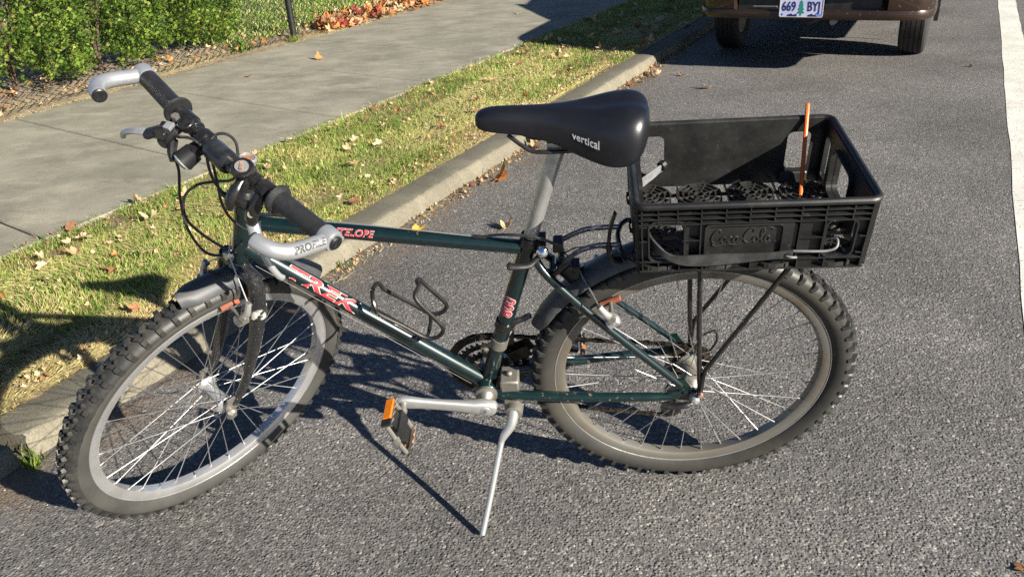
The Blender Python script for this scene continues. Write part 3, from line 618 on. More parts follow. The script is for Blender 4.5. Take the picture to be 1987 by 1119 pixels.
# decals
e = (dt_a - dt_b).normalized(); c0 = dt_b + e * .168
mb = MB(BK); tube_text(mb, 'TREK', .033, c0, e, .0168, CB, .0004, R_(3), sx=1.95, offset=.0021, space=.98, shear=.12, extrude=.0002); P(mb, 'decal_outline', M['gold'], frame)
mb = MB(BK); tube_text(mb, 'TREK', .033, c0, e, .0168, CB, .0011, R_(3), sx=1.95, offset=.0009, space=.98, shear=.12, extrude=.0002); P(mb, 'decal_letters', M['red'], frame)
e = (tt_a - tt_b).normalized(); c0 = tt_b + e * .195
mb = MB(BK); tube_text(mb, 'ANTELOPE', .0185, c0, e, .0142, CB, .0005, R_(10), offset=.0007, shear=.25, extrude=.00015, space=1.02); P(mb, 'decal_outline', M['pinkish'], frame)
mb = MB(BK); tube_text(mb, 'ANTELOPE', .0185, c0, e, .0142, CB, .001, R_(10), offset=.0003, shear=.25, extrude=.00015, space=1.02); P(mb, 'decal_letters', M['red'], frame)
c0 = BB + st_dir * .235
mb = MB(BK); tube_text(mb, '800', .034, c0, st_dir, .0162, CB, .0003, R_(-8), offset=.0016, extrude=.00015, space=.98); P(mb, 'decal_outline', M['pinkish'], frame)
mb = MB(BK); tube_text(mb, '800', .034, c0, st_dir, .0162, CB, .0007, R_(-8), offset=.0003, extrude=.00015, space=.98); P(mb, 'decal_letters', M['red'], frame)

# ---- seat post, clamp and saddle
sp_top = seat_top + st_dir * .195
P(MB(BK).lathe([(-.02, .0182), (-.02, .0192), (.0, .0192), (.0, .0182)], seat_top, st_dir, 20).box(seat_top + Vector((-.02, 0, -.008)), (.016, .022, .018)), 'seat_collar', M['blackmetal'], frame)
post = P(MB(BK).lathe([(0, .0136), (.115, .0136), (.118, .0142), (.178, .0142), (.182, .0135)], seat_top, st_dir, 20), 'seat_post', M['alu'])
P(MB(BK).lathe([(.0, .0136), (.004, .0148), (.03, .0148), (.034, .013)], sp_top - st_dir * .03, st_dir, 16).box(sp_top + Vector((-.01, 0, .008)), (.055, .034, .016)), 'post_clamp', M['alu'], post)
qr = P(MB(BK).tube(smooth_path([(.302, .03, .683), (.32, .043, .672), (.345, .05, .674), (.362, .05, .676)], 4), [.006] * 4 + [.0075] * 6 + [.0085] * 2 + [.006], 10, flat=.75), 'quick_release_lever', M['plastic'])
P(MB(BK).lathe([(-.012, .0), (-.0095, .007), (-.004, .0115), (.004, .012), (.0095, .0075), (.012, 0)], (.297, .03, .69), (0, 1, 0), 16), 'cam_nut', M['chrome'], qr)
SAD = [(.398, .006, .954, .942), (.394, .013, .961, .937), (.385, .0185, .966, .934), (.365, .022, .969, .931), (.335, .0235, .968, .928), (.300, .026, .967, .922), (.265, .033, .967, .911), (.235, .045, .968, .898), (.205, .060, .971, .889), (.178, .0715, .975, .884), (.153, .076, .977, .886), (.137, .0735, .976, .893), (.125, .064, .973, .906), (.117, .045, .968, .922), (.113, .022, .964, .936)]
def saddle_sec(i, n=22, grow=0.):
    a, hw, zt, zb = SAD[i]; out = []
    for k in range(n + 1):
        t = math.pi * k / n; c, s_ = math.cos(t), math.sin(t)
        y = hw * math.copysign(abs(c) ** .72, c); z = zb + (zt - zb) * abs(s_) ** .62
        if i > 7: z -= .006 * math.exp(-(y / .016) ** 2)          # centre groove of the wide rear
        out.append(Vector((a, y + grow * c, z + grow * s_)))
    return out
secs = []
for i in range(len(SAD)):
    top = saddle_sec(i); hw, zb = SAD[i][1], SAD[i][3]
    secs.append(top + [Vector((SAD[i][0], -hw * q, zb + .006)) for q in (.8, .4, 0, -.4, -.8)])
saddle = P(MB(BK).loft(secs), 'saddle', M['saddle'], angle=60); sub = saddle.modifiers.new('s', 'SUBSURF'); sub.levels = sub.render_levels = 2
def saddle_surf(a, t, lift):
    A_ = [q[0] for q in SAD]
    for i in range(len(SAD) - 1):
        if A_[i] >= a >= A_[i + 1]:
            f = (A_[i] - a) / (A_[i] - A_[i + 1]); q = [SAD[i][j] * (1 - f) + SAD[i + 1][j] * f for j in range(4)]
            c, s_ = math.cos(t), math.sin(t); return Vector((a, q[1] * abs(c) ** .72 + lift * c, q[3] + (q[2] - q[3]) * abs(s_) ** .62 + lift * s_))
vs, fs = lettering('vertical', .0138, extrude=.0003, offset=.0002, space=1.05, res=4)
P(MB(BK).add(vs, fs, False, lambda p: saddle_surf(.217 - p.x, max(.02, .33 + (p.y - p.x * .10) / .055), .0011 + p.z)), 'lettering', M['white'], saddle)
for s in (1, -1):
    P(MB(BK).tube(smooth_path([(.345, .012 * s, .925), (.318, .02 * s, .905), (.295, .022 * s, .896), (.225, .022 * s, .896), (.18, .028 * s, .905), (.14, .035 * s, .918)], 4), .0037, 8), 'saddle_rail', M['blackmetal'], saddle)

# ---- wheels
def wheel(c, xf, name, label, rimmat, sidemat, hubmat, rear=False, seed=1):
    r = random.Random(seed); W_ = empty(name, (0, 0, 0), parent=bike); W_['label'] = label
    c = Vector(c); loc = lambda ang, rad, l: c + Vector((math.cos(ang) * rad, l, math.sin(ang) * rad)); n = 96
    # tyre carcass
    prof = [(-.0125, .284), (-.0185, .291), (-.0235, .302), (-.0245, .313), (-.021, .3215), (-.0125, .3265), (0, .328), (.0125, .3265), (.021, .3215), (.0245, .313), (.0235, .302), (.0185, .291), (.0125, .284)]
    mb = MB(xf).lathe(prof + [(.0105, .2825), (-.0105, .2825)], c, (0, 1, 0), n, closed=True); ty = P(mb, 'tyre', sidemat, W_, angle=70); ty.data.materials.append(M['tread'])
    for q in ty.data.polygons:
        if 3 <= q.index // n <= 8: q.material_index = 1
    # tread: alternating centre chevrons and square shoulder knobs
    mb = MB(xf); N = 62
    for k in range(N):
        a0 = 2 * math.pi * k / N
        for s in (1, -1):
            aa = a0 + (.5 if s > 0 else 0) * 2 * math.pi / N
            def knob(da0, da1, l0, l1, r0, h, skew=0., lean=0.):
                vs = []
                for rr, sh in ((r0 - .004, 1.0), (r0 + h, .80)):
                    for (da, l) in ((da0, l0), (da1, l0), (da1, l1), (da0, l1)):
                        dm = (da0 + da1) / 2; lm = (l0 + l1) / 2; dd_ = dm + (da - dm) * sh + skew * (l - lm); l_ = lm + (l - lm) * sh
                        vs.append(loc(aa + dd_ / .333, rr - lean * abs(l_ - l0) , l_ * s))
                mb.add(vs, [(3, 2, 1, 0), (4, 5, 6, 7), (0, 1, 5, 4), (1, 2, 6, 5), (2, 3, 7, 6), (3, 0, 4, 7)])
            knob(-.0085, .0030, .0014, .0112, .3275, .0088, .7)
            knob(.0065, .0115, .0045, .0122, .327, .0078, -.5)
            knob(-.0055, .0065, .0145, .0248, .3215, .0105, 0, .4)
            # side lug running down the shoulder
            v2 = []
            for rr, l in ((.326, .0225), (.326, .0262), (.3135, .0262), (.3135, .0238)):
                for da in (-.0045, .0045): v2.append(loc(aa + (da + .001) / .32, rr, l * s))
            mb.add(v2, [(0, 1, 3, 2), (2, 3, 5, 4), (4, 5, 7, 6), (0, 2, 4, 6), (7, 5, 3, 1)])
    P(mb, 'tread', M['tread'], W_)
    # rim: box section with sidewalls
    mb = MB(xf).lathe([(-.0125, .2845), (-.0138, .2835), (-.0135, .270), (-.0095, .2635), (0, .2625), (.0095, .2635), (.0135, .270), (.0138, .2835), (.0125, .2845), (.0105, .278), (-.0105, .278)], c, (0, 1, 0), n, closed=True)
    P(mb, 'rim', rimmat, W_, angle=50)
    for s_ in (1, -1): P(MB(xf).lathe([(s_ * .0128, .2838), (s_ * .0146, .2838), (s_ * .0150, .2852), (s_ * .0128, .2862)], c, (0, 1, 0), n, closed=True), 'rim_edge', M['alu_rim'], W_)
    fl = (.034, .036) if not rear else (.038, .022)
    # hub shell
    q = fl[1]
    hub = MB(xf).lathe([(-q - .016, .006), (-q - .016, .0105), (-q - .006, .013), (-q - .003, .021), (-q, .0225), (-q + .003, .021), (-q + .008, .014), (0, .0125), (fl[0] - .008, .014), (fl[0] - .003, .021), (fl[0], .0225), (fl[0] + .003, .021), (fl[0] + .006, .013), (fl[0] + .013, .0105), (fl[0] + .013, .006)] if not rear else
        [(-.03, .008), (-.03, .02), (-.022, .028), (-.018, .028), (-.014, .019), (0, .0175), (.028, .019), (.034, .0265), (.039, .0265), (.042, .02), (.05, .017), (.056, .0105), (.06, .0105), (.06, .006)], c, (0, 1, 0), 24)
    P(hub, 'hub', hubmat, W_)
    for side, s in ((0, 1), (1, -1)):
        for k in range(9):
            for d_ in (1, -1):
                h = R_(40 * k + (20 if d_ < 0 else 0) + 10 * side); rm = h + d_ * R_(60)
                A = loc(h, .0205, s * fl[side] + .0018 * d_); B = loc(rm, .2645, s * .002); t = (A - B).normalized()
                P(MB(xf).tube([A, B + t * .013, B + t * .012, B], [.001, .001, .0018, .002], 6), 'spoke', M['steel'], W_)
    return W_
fw = wheel(FA, SBK, 'wheel', 'front wheel turned towards the kerb, bright alloy rim', M['alu_rim'], M['rubber_grey'], M['alu'], False, 3)
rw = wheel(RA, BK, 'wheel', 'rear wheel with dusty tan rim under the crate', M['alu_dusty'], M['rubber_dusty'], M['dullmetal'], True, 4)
# axle hardware
P(MB(SBK).lathe([(-.066, .0), (-.064, .009), (-.056, .0095), (-.052, .006), (.05, .005), (.052, .0105), (.062, .0105), (.066, .007), (.07, 0)], FA, (0, 1, 0), 16).tube(smooth_path([FA + Vector((.0, .066, .0)), FA + Vector((.012, .076, .02)), FA + Vector((.008, .082, .04))], 4), [.007] * 3 + [.0085] * 4 + [.0065] * 2, 10, flat=.7), 'quick_release', M['dullmetal'], fw)
P(MB(BK).lathe([(-.076, .0), (-.074, .009), (-.066, .0095), (-.06, .005), (.062, .005), (.069, .0105), (.082, .0105), (.087, .008), (.09, 0)], RA, (0, 1, 0), 16), 'axle_nut', M['alu'], rw)
P(MB(BK).tube(smooth_path([RA + Vector((.006, .084, -.004)), RA + Vector((.02, .09, -.004)), RA + Vector((.045, .09, -.008)), RA + Vector((.068, .086, -.006))], 4), [.005] * 3 + [.008] * 8 + [.006] * 2, 10, flat=.75), 'quick_release', M['plastic'], rw)
for k, (rr, l) in enumerate([(.050, -.022), (.045, -.027), (.040, -.032), (.035, -.037), (.030, -.042), (.026, -.047)]):
    T = int(rr * 480); lp = [((rr + (.0025 if j % 2 else -.0025)) * math.cos(math.pi * j / T), (rr + (.0025 if j % 2 else -.0025)) * math.sin(math.pi * j / T)) for j in range(2 * T)]
    vs, fs = plate([lp, circ(rr - .012, 20)], .002); P(MB(BK).add(vs, fs, False, lambda p: RA + Vector((p.x, l + p.z, p.y))), 'sprocket', M['darksteel'], rw)
# ---- crank, chainrings, chain, pedals
ck = empty('crankset', parent=bike); CL = -.048
for rr, l in ((.089, CL - .004), (.071, CL + .004), (.052, CL + .011)):
    T = int(rr * 490); lp = []
    for j in range(T):
        for f, h in ((-.3, -.0035), (-.14, .003), (.14, .003), (.3, -.0035)):
            a = 2 * math.pi * (j + f) / T; lp.append(((rr + h) * math.cos(a), (rr + h) * math.sin(a)))
    vs, fs = plate([lp, circ(rr - .0145, 40)], .0025); P(MB(BK).add(vs, fs, False, lambda p: BB + Vector((p.x, l + p.z, p.y))), 'chainring', M['darksteel'], ck)
mb = MB(BK)
for k in range(5):
    a = R_(72 * k + 14); mb.bar(BB + Vector((0, CL + .004, 0)), BB + Vector((.06 * math.cos(a), CL + .004, .06 * math.sin(a))), .014, .006, (0, 1, 0))
    mb.lathe([(-.009, .0), (-.009, .006), (.012, .006), (.012, 0)], BB + Vector((.054 * math.cos(a), CL, .054 * math.sin(a))), (0, 1, 0), 10)
mb.lathe([(-.02, .014), (-.02, .017), (.012, .02), (.014, .012)], BB + Vector((0, CL, 0)), (0, 1, 0), 20)
P(mb, 'spider', M['dullmetal'], ck)
P(MB(BK).lathe([(.03, .0165), (.036, .0235), (.042, .0235), (.044, .017), (.054, .013), (.058, .009)], BB, (0, 1, 0), 24), 'bottom_bracket_cup', M['dullmetal'], ck)
def crank(ang, s, l0, l1, name):
    d_ = Vector((math.cos(ang), 0, math.sin(ang))); up = Vector((-math.sin(ang), 0, math.cos(ang))); secs = []
    for f, hw, ht in ((-.024, .0075, .009), (-.02, .011, .0155), (-.008, .0125, .019), (.008, .0125, .019), (.024, .0115, .0155), (.05, .009, .0135), (.09, .0075, .0125), (.13, .007, .0125), (.155, .0085, .0145), (.172, .0085, .0145), (.181, .0075, .0115), (.185, .0055, .007)):
        f2 = max(0, min(1, f / .17)); cy = l0 + (l1 - l0) * f2 ** .8; q = []
        for k in range(16):
            t = 2 * math.pi * k / 16; cx, sx = math.cos(t), math.sin(t)
            q.append(BB + d_ * f + Vector((0, s * (cy + hw * math.copysign(abs(cx) ** .6, cx)), 0)) + up * ht * math.copysign(abs(sx) ** .6, sx))
        secs.append(q)
    P(MB(BK).loft(secs), name, M['alu'], ck, angle=50)
    return BB + d_ * .17 + Vector((0, s * l1, 0)), d_
tipL, dL = crank(R_(14.2), 1, .072, .092, 'crank_arm'); tipR, dR = crank(R_(194.2), -1, .068, .088, 'crank_arm')
P(MB(BK).lathe([(.08, .0), (.08, .0115), (.086, .0115), (.0868, .010), (.0862, .0)], BB, (0, 1, 0), 20), 'dust_cap', M['silver'], ck)
vs, fs = lettering('Z', .012, extrude=.0003); P(MB(BK).add(vs, fs, False, lambda p: BB + Vector((-p.x, .0872 + p.z, p.y))), 'cap_mark', M['lettergrey'], ck)
def pedal(tip, s, tilt):
    pd = empty('pedal', parent=bike); t = Vector((math.cos(tilt), 0, math.sin(tilt))); nrm = Vector((-math.sin(tilt), 0, math.cos(tilt))); Y = Vector((0, s, 0)); Rm = Matrix((t, Y, nrm)).transposed()
    c = tip + Y * .064
    P(MB(BK).lathe([(0, .008), (.02, .0075), (.022, .011), (.028, .011), (.03, .0075), (.098, .006), (.1, .009), (.108, .009), (.11, 0)], tip, Y, 14), 'spindle', M['dullmetal'], pd)
    mb = MB(BK); 
    for f in (-1, 1):   # toothed cage plates front and back
        lp = [(-.036, -.012), (.036, -.012)] + [(.036 - .009 * j, .0135 if j % 2 == 0 else .009) for j in range(9)]
        vs, fs = plate([lp, rrect(-.026, -.006, .026, .004, .004, 2)], .0022); mb.add(vs, fs, False, lambda p: c + t * (f * .043 + p.z) + Y * p.x + nrm * p.y)
    for f in (-1, 1):
        mb.tube([c + t * -.043 + Y * .034 * f, c + Y * .036 * f, c + t * .043 + Y * .034 * f], .005, 8)
    P(mb, 'cage', M['dullmetal'], pd)
    P(MB(BK).box(c, (.03, .062, .02), Rm).box(c + t * .02, (.03, .04, .012), Rm).box(c - t * .02, (.03, .04, .012), Rm), 'pedal_body', M['plastic'], pd, bevel=.002)
    for f in (-1, 1):
        P(MB(BK).box(c + t * f * .0475 - Y * .006, (.006, .05, .0165), Rm), 'reflector', M['amber'], pd, bevel=.001)
        P(MB(BK).box(c + t * f * .0462 + Y * .027, (.006, .016, .021), Rm), 'cage_bumper', M['plastic'], pd, bevel=.0015)
pedal(tipL, 1, R_(72)); pedal(tipR, -1, R_(10))
# chain
mb = MB(BK); path = []; top = []
a1, a2 = BB + Vector((.0, CL - .004, .089)), RA + Vector((0, -.032, .046)); b1, b2 = BB + Vector((0, CL - .004, -.089)), Vector((.03, -.035, .155))
for k in range(26): path.append(a2.lerp(a1, k / 26))
for k in range(15): a = math.pi / 2 - math.pi * k / 14; path.append(BB + Vector((.089 * math.cos(a), CL - .004, .089 * math.sin(a))))
for k in range(1, 24): path.append(b1.lerp(b2, k / 24) + Vector((0, 0, -.012 * math.sin(math.pi * k / 24))))
for k in range(7): a = -math.pi / 2 - math.pi * k / 6; path.append(Vector((.03 + .025 * math.cos(a), -.035, .18 + .025 * math.sin(a))))
for k in range(7): a = -math.pi / 2 + math.pi * k / 6; path.append(Vector((.018 + .022 * math.cos(a), -.033, .24 + .022 * math.sin(a))))
for k in range(9): a = -math.pi / 2 - math.pi * k / 8; path.append(RA + Vector((.046 * math.cos(a), -.032, .046 * math.sin(a))))
for i in range(len(path)):
    A, B = path[i], path[(i + 1) % len(path)]
    w_ = .0065 if i % 2 else .0045
    for s in (1, -1): mb.bar(A + Vector((0, s * w_ / 2, 0)), B + Vector((0, s * w_ / 2, 0)), .0075 if i % 2 else .0065, .0012, (0, 1, 0))
    mb.lathe([(-.0038, 0), (-.0038, .0034), (.0038, .0034), (.0038, 0)], A, (0, 1, 0), 6)
P(mb, 'chain', M['darksteel'])
rd = P(MB(BK).box((.022, -.045, .21), (.016, .006, .085)).box((.012, -.052, .275), (.04, .014, .04)), 'rear_derailleur', M['darksteel'], bevel=.003)
for z, x in ((.18, .03), (.24, .018)): P(MB(BK).lathe([(-.004, .003), (-.004, .019), (.004, .019), (.004, .003)], (x, -.034, z), (0, 1, 0), 14), 'pulley', M['plastic'], rd)
P(MB(BK).tube(smooth_path([(-.02, -.05, .385), (-.055, -.055, .40), (-.06, -.056, .36), (-.03, -.055, .31)], 5), .0026, 8), 'cable', M['cable'])
P(MB(BK).box((.36, -.036, .36), (.05, .003, .03), Matrix.Rotation(.5, 3, 'Y')).box((.36, -.058, .36), (.06, .003, .035), Matrix.Rotation(.5, 3, 'Y')).box((.385, -.046, .42), (.03, .03, .05)), 'front_derailleur', M['darksteel'], bevel=.002)

# ---- fork
mb = MB(SBK); cr = axis_pt(.660)
fork = P(MB(SBK).lathe([(-.022, .02), (-.018, .023), (.0, .022), (.006, .018)], cr, AXD, 20).tube(smooth_path([cr + Vector((.0, -.05, -.012)), cr + Vector((.004, -.03, -.003)), cr + Vector((.004, .0, .0)), cr + Vector((.004, .03, -.003)), cr + Vector((.0, .05, -.012))], 4), .0165, 14), 'fork', M['fork'])
for s in (1, -1):
    pth = smooth_path([(.884, .038 * s, .662), (.888, .05 * s, .632), (.905, .053 * s, .565), (.928, .053 * s, .50), (.955, .052 * s, .44), (.99, .051 * s, .375), (1.025, .050 * s, .338)], 4)
    P(MB(SBK).tube(pth, [.0155] * 3 + [.0165] * 6 + [.016 - .00055 * k for k in range(16)], 14), 'fork_blade', M['fork'], fork)
    vs, fs = plate([[(-.018, .03), (.0, .034), (.012, .012), (.012, -.008), (-.002, -.012), (-.014, -.004)]], .005)
    P(MB(SBK).add(vs, fs, False, lambda p: FA + Vector((p.x - .004, .05 * s + p.z, p.y))), 'fork_dropout', M['dullmetal'], fork)
    # bare boss where the brake is mounted
    P(MB(SBK).tube([(.8985, .0535 * s, .592), (.9055, .0535 * s, .566)], .0178, 14), 'worn_band', M['white_scuff'], fork)

# ---- cantilever brakes
def canti(xf, piv, up, fwd_, s, name, c_end):
    b = empty(name, parent=bike); piv = Vector(piv); up = Vector(up).normalized(); fw_ = Vector(fwd_).normalized(); Y = Vector((0, s, 0))
    arm = smooth_path([piv, piv + up * .022 + Y * .014 + fw_ * .006, piv + up * .04 + Y * .022 + fw_ * .004, piv + up * .062 + Y * .020], 4)
    P(MB(xf).tube(arm, [.011, .0105, .010, .0095, .009, .0085, .008, .0075, .007, .0065, .006, .006, .0055], 10).lathe([(-.008, .0), (-.008, .012), (.012, .012), (.015, .007), (.017, 0)], piv, fw_, 14), 'brake_arm', M['alu'], b)
    pc = piv + up * .022 - Y * .028 + fw_ * .01; tn = fw_.cross(Y)
    pd_dir = up.cross(Y).normalized()
    P(MB(xf).tube([pc + pd_dir * -.02, pc + pd_dir * .02], .0062, 8), 'brake_pad', M['padred'], b)
    P(MB(xf).tube([pc, piv + up * .022 + Y * .018 + fw_ * .01], .004, 8).lathe([(-.006, .0), (-.006, .008), (.006, .008), (.006, 0)], piv + up * .022 + Y * .02 + fw_ * .01, Y, 6), 'pad_bolt', M['dullmetal'], b)
    P(MB(xf).tube([piv + up * .058 + Y * .019, c_end], .0016, 6).lathe([(-.005, 0), (-.005, .006), (.005, .006), (.005, 0)], piv + up * .058 + Y * .019, Y, 10), 'link_wire', M['steel'], b)
    return b
fork_up = (Vector((.888, 0, .64)) - Vector((.928, 0, .5))).normalized(); fork_f = Vector((fork_up.z, 0, -fork_up.x))
for s in (1, -1): canti(SBK, Vector((.936, .050 * s, .578)) , fork_up, fork_f, s, 'front_brake', Vector((.897, .004 * s, .702)))
P(MB(SBK).lathe([(-.006, 0), (-.006, .008), (.006, .008), (.006, 0)], (.897, 0, .702), (1, 0, .3), 12).tube([(.897, 0, .702), axis_pt(.745) + Vector((.024, 0, 0))], .0014, 6), 'straddle_yoke', M['alu'])
ss_up = (Vector((.29, 0, .634)) - Vector((.125, 0, .462))).normalized(); ss_b = Vector((-ss_up.z, 0, ss_up.x))
for s in (1, -1): canti(BK, Vector((.178, .055 * s, .528)) + ss_b * .012, (ss_up + ss_b * .35), ss_b, s, 'rear_brake', Vector((.232, .004 * s, .628)))
P(MB(BK).box((.236, 0, .632), (.014, .03, .014)).tube([(.236, 0, .632), (.262, 0, .672)], .0014, 6), 'straddle_yoke', M['blackmetal'])

# ---- mudguards: clip-on plastic, curved section
def guard(xf, c, a0, a1, rad, hw0, hw1, name, flare=0, m='guard', thick=.003):
    c = Vector(c); n = 26; secs = []
    for i in range(n + 1):
        f = i / n; a = R_(a0 + (a1 - a0) * f); hw = hw0 + (hw1 - hw0) * f; hw *= min(1, .55 + f * 6) * min(1, .55 + (1 - f) * 6); rr = rad + flare * f * f; q = []
        for sgn, dr in ((1, 0), (-1, -thick)):
            for k in range(9):
                y = -1 + 2 * k / 8; y *= sgn; q.append(c + Vector((math.cos(a) * (rr + dr - .013 * y * y - .005 * y ** 8), hw * y, math.sin(a) * (rr + dr - .013 * y * y - .005 * y ** 8))))
        secs.append(q)
    return P(MB(xf).loft(secs), name, M[m], angle=45)
fg = guard(SBK, FA, 93.5, 152, .360, .028, .032, 'front_mudguard', .004)
P(MB(SBK).lathe([(-.004, 0), (-.004, .011), (.006, .011), (.009, .008), (.009, 0)], FA + Vector((math.cos(R_(127)) * .362, .012, math.sin(R_(127)) * .362)), (math.cos(R_(127)), 0, math.sin(R_(127))), 16), 'fixing_screw', M['plastic'], fg)
P(MB(SBK).bar(FA + Vector((math.cos(R_(108)) * .358, 0, math.sin(R_(108)) * .358)), FA + Vector((math.cos(R_(108.6)) * .3625, 0, math.sin(R_(108.6)) * .3625)), .06, .002, (0, 1, 0)), 'guard_seam', M['plastic'], fg)
rg = guard(BK, RA, 25, 100, .362, .033, .034, 'rear_mudguard', .002)
P(MB(BK).tube(smooth_path([(.33, 0, .508), (.345, 0, .497), (.36, .004, .495), (.372, .006, .483), (.384, 0, .475)], 4), .0065, 10).lathe([(-.008, .0165), (-.008, .0195), (.008, .0195), (.008, .0165)], BB + st_dir * .178, st_dir, 20), 'guard_bracket', M['blackmetal'], rg)

# ---- kickstand
KT = Vector((.4518, .2134, .053)); KP = Vector((.374, .052, .278))
ks = P(MB(BK).box((.381, .012, .333), (.04, .05, .034)).lathe([(0, .008), (.009, .008), (.010, 0)], (.381, .014, .35), (0, 0, 1), 6).box((.379, .03, .292), (.034, .026, .05)), 'kickstand', M['dullmetal'], bevel=.004)
P(MB(BK).lathe([(-.012, 0), (-.012, .019), (.008, .019), (.0105, .015), (.0105, .005), (.012, .004), (.012, 0)], KP, (.1, 1, 0), 20), 'pivot_disc', M['dullmetal'], ks)
kd = KT - KP
P(MB(BK).tube(smooth_path([KP + Vector((0, 0, .006)), KP + kd * .1 + Vector((.0, .004, 0)), KP + kd * .2 + Vector((.010, .003, 0)), KP + kd * .32 + Vector((.010, .002, 0)), KP + kd * .65 + Vector((.005, 0, 0)), KT + Vector((0, 0, .0065))], 4), [.0135, .013, .0125, .012, .011, .0105, .010, .0095, .0085] + [.0068] * 12, 12), 'stand_leg', M['alu'], ks)

# ---- rear rack
rk = empty('rear_rack', parent=bike)
RU = .689
mb = MB(BK); lp = smooth_path([(.155, .03, RU), (.14, .06, RU), (.10, .062, RU), (-.17, .062, RU), (-.195, .05, RU), (-.2, 0, RU), (-.195, -.05, RU), (-.17, -.062, RU), (.10, -.062, RU), (.14, -.06, RU), (.155, -.03, RU), (.158, 0, RU)], 3)[:-1]
mb.tube(lp, .005, 8, closed=True)
for a in (.08, 0, -.08, -.15): mb.tube([(a, -.062, RU), (a, .062, RU)], .004, 8)
P(mb, 'rack_platform', M['blackmetal'], rk)
for s in (1, -1):
    P(MB(BK).tube(smooth_path([(.016, .062 * s, RU), (.012, .064 * s, .62), (.002, .068 * s, .48), (-.008, .072 * s, .37), (-.010, .074 * s, .345)], 3), .0052, 10), 'rack_leg', M['blackmetal'], rk)
    P(MB(BK).tube(smooth_path([(-.15, .062 * s, RU), (-.138, .063 * s, .66), (-.06, .07 * s, .506), (-.022, .074 * s, .43), (-.013, .075 * s, .405), (-.011, .075 * s, .35)], 4), .0048, 10), 'rack_leg', M['blackmetal'], rk)
    P(MB(BK).lathe([(-.004, 0), (-.004, .0055), (.006, .0055), (.006, 0)], (-.010, .08 * s, .352), (0, 1, 0), 6), 'rack_bolt', M['rust'], rk)
    for dz in (0, .007):
        pr = [(.262, .03, .651), (.252, .034, .668), (.234, .04, .694), (.197, .046, .712), (.158, .05, .715)] if s > 0 else [(.268, -.03, .655), (.257, -.03, .672), (.213, -.034, .69), (.155, -.035, .692)]
        P(MB(BK).tube(smooth_path([Vector(q) + Vector((0, .002, dz)) for q in pr], 4), .0024, 8), 'rack_stay', M['bluerod'], rk)
P(MB(BK).tube(smooth_path([(.29, .012, .63), (.275, .03, .64), (.262, .032, .655), (.248, .034, .672)], 4), .006, 10), 'stay_clamp', M['blackmetal'], rk)
P(MB(BK).box((.247, -.005, .62), (.03, .04, .035), Matrix.Rotation(.7, 3, 'Y')).lathe([(-.015, 0), (-.015, .007), (.015, .007), (.015, 0)], (.262, .0, .66), (0, 1, 0), 10).box((.268, .0, .685), (.02, .03, .022)), 'cable_hanger', M['blackmetal'], bevel=.003)
P(MB(BK).tube(smooth_path([(.168, .055, .79), (.176, .057, .76), (.178, .058, .72), (.172, .056, .69), (.155, .05, .68)], 5), [.007] * 10 + [.011] * 6 + [.010] * 5, 10, flat=.5), 'rack_clip', M['plastic'], rk)

# ---- bottle cage on the down tube
dtn = (dt_b - dt_a).normalized(); up_ = Vector((-dtn.z, 0, dtn.x))
upn = Vector((-dtn.z, 0, dtn.x)); upn = upn if upn.z > 0 else -upn
def dc(t, h, l): return dt_a + dtn * t + upn * h + Vector((0, l, 0))
cg = empty('bottle_cage', parent=bike)
loop = [Vector(q) for q in ((.636, .004, .584), (.632, .024, .581), (.628, .034, .568), (.622, .036, .553), (.58, .036, .520), (.540, .036, .487), (.515, .036, .487), (.501, .035, .508), (.515, .033, .535), (.540, .031, .572), (.548, .024, .588), (.540, .010, .600), (.545, 0, .604))]
full = [Vector(q) for q in loop] + [Vector((q[0], -q[1], q[2])) for q in reversed(loop[:-1])]
P(MB(BK).tube(smooth_path(full, 4), .0044, 8), 'cage_wire', M['gunmetal'], cg)
P(MB(BK).tube(smooth_path([(.540, .036, .487), (.536, .02, .482), (.536, -.02, .482), (.540, -.036, .487)], 4), .0039, 8), 'cage_foot', M['gunmetal'], cg)
P(MB(BK).bar(dc(.155, .0185, 0), dc(.29, .0185, 0), .016, .003, upn).lathe([(0, .005), (.004, .005), (.004, 0)], dc(.18, .019, 0), upn, 8).lathe([(0, .005), (.004, .005), (.004, 0)], dc(.255, .019, 0), upn, 8), 'cage_bracket', M['blackmetal'], cg, bevel=.001)
# ---- stem and handlebar, steered with the fork
BAR0 = Vector((.843, 0, .928))
def bp(l): return Vector((.843 - .018 * abs(l) / .257, l, .928))
qt = axis_pt(.882)
stem = P(MB(SBK).lathe([(-.05, .0115), (.012, .0115), (.02, .0155), (.074, .0158), (.08, .0145)], axis_pt(.812), AXD, 18).tube([axis_pt(.862), (.822, 0, .895), BAR0], [.0155, .0135, .0135], 14).lathe([(-.026, .0135), (-.026, .0185), (-.022, .0195), (.022, .0195), (.026, .0185), (.026, .0135)], BAR0, (0, 1, 0), 20), 'stem', M['bar'])
P(MB(SBK).lathe([(0, .0155), (.004, .0165), (.012, .0165), (.014, .013), (.010, .012)], qt, AXD, 18), 'quill_collar', M['alu'], stem)
P(MB(SBK).lathe([(.006, .0), (.006, .011), (.0115, .0105), (.0115, 0)], qt, AXD, 6), 'quill_bolt', M['rust'], stem)
pts = [bp(l) for l in (-.257, -.16, -.06, -.03, 0, .03, .06, .16, .257)]
hb = P(MB(SBK).tube(pts, .0112, 16), 'handlebar', M['bar'])
P(MB(SBK).tube([bp(-.058), bp(-.054), bp(0), bp(.054), bp(.058)], [.0112, .0142, .0152, .0142, .0112], 16), 'bar_sleeve', M['bar'], hb)
for l in (-.055, .055): P(MB(SBK).tube([bp(l - .0015), bp(l + .0015)], .0152, 16), 'sleeve_ring', M['dullmetal'], hb)
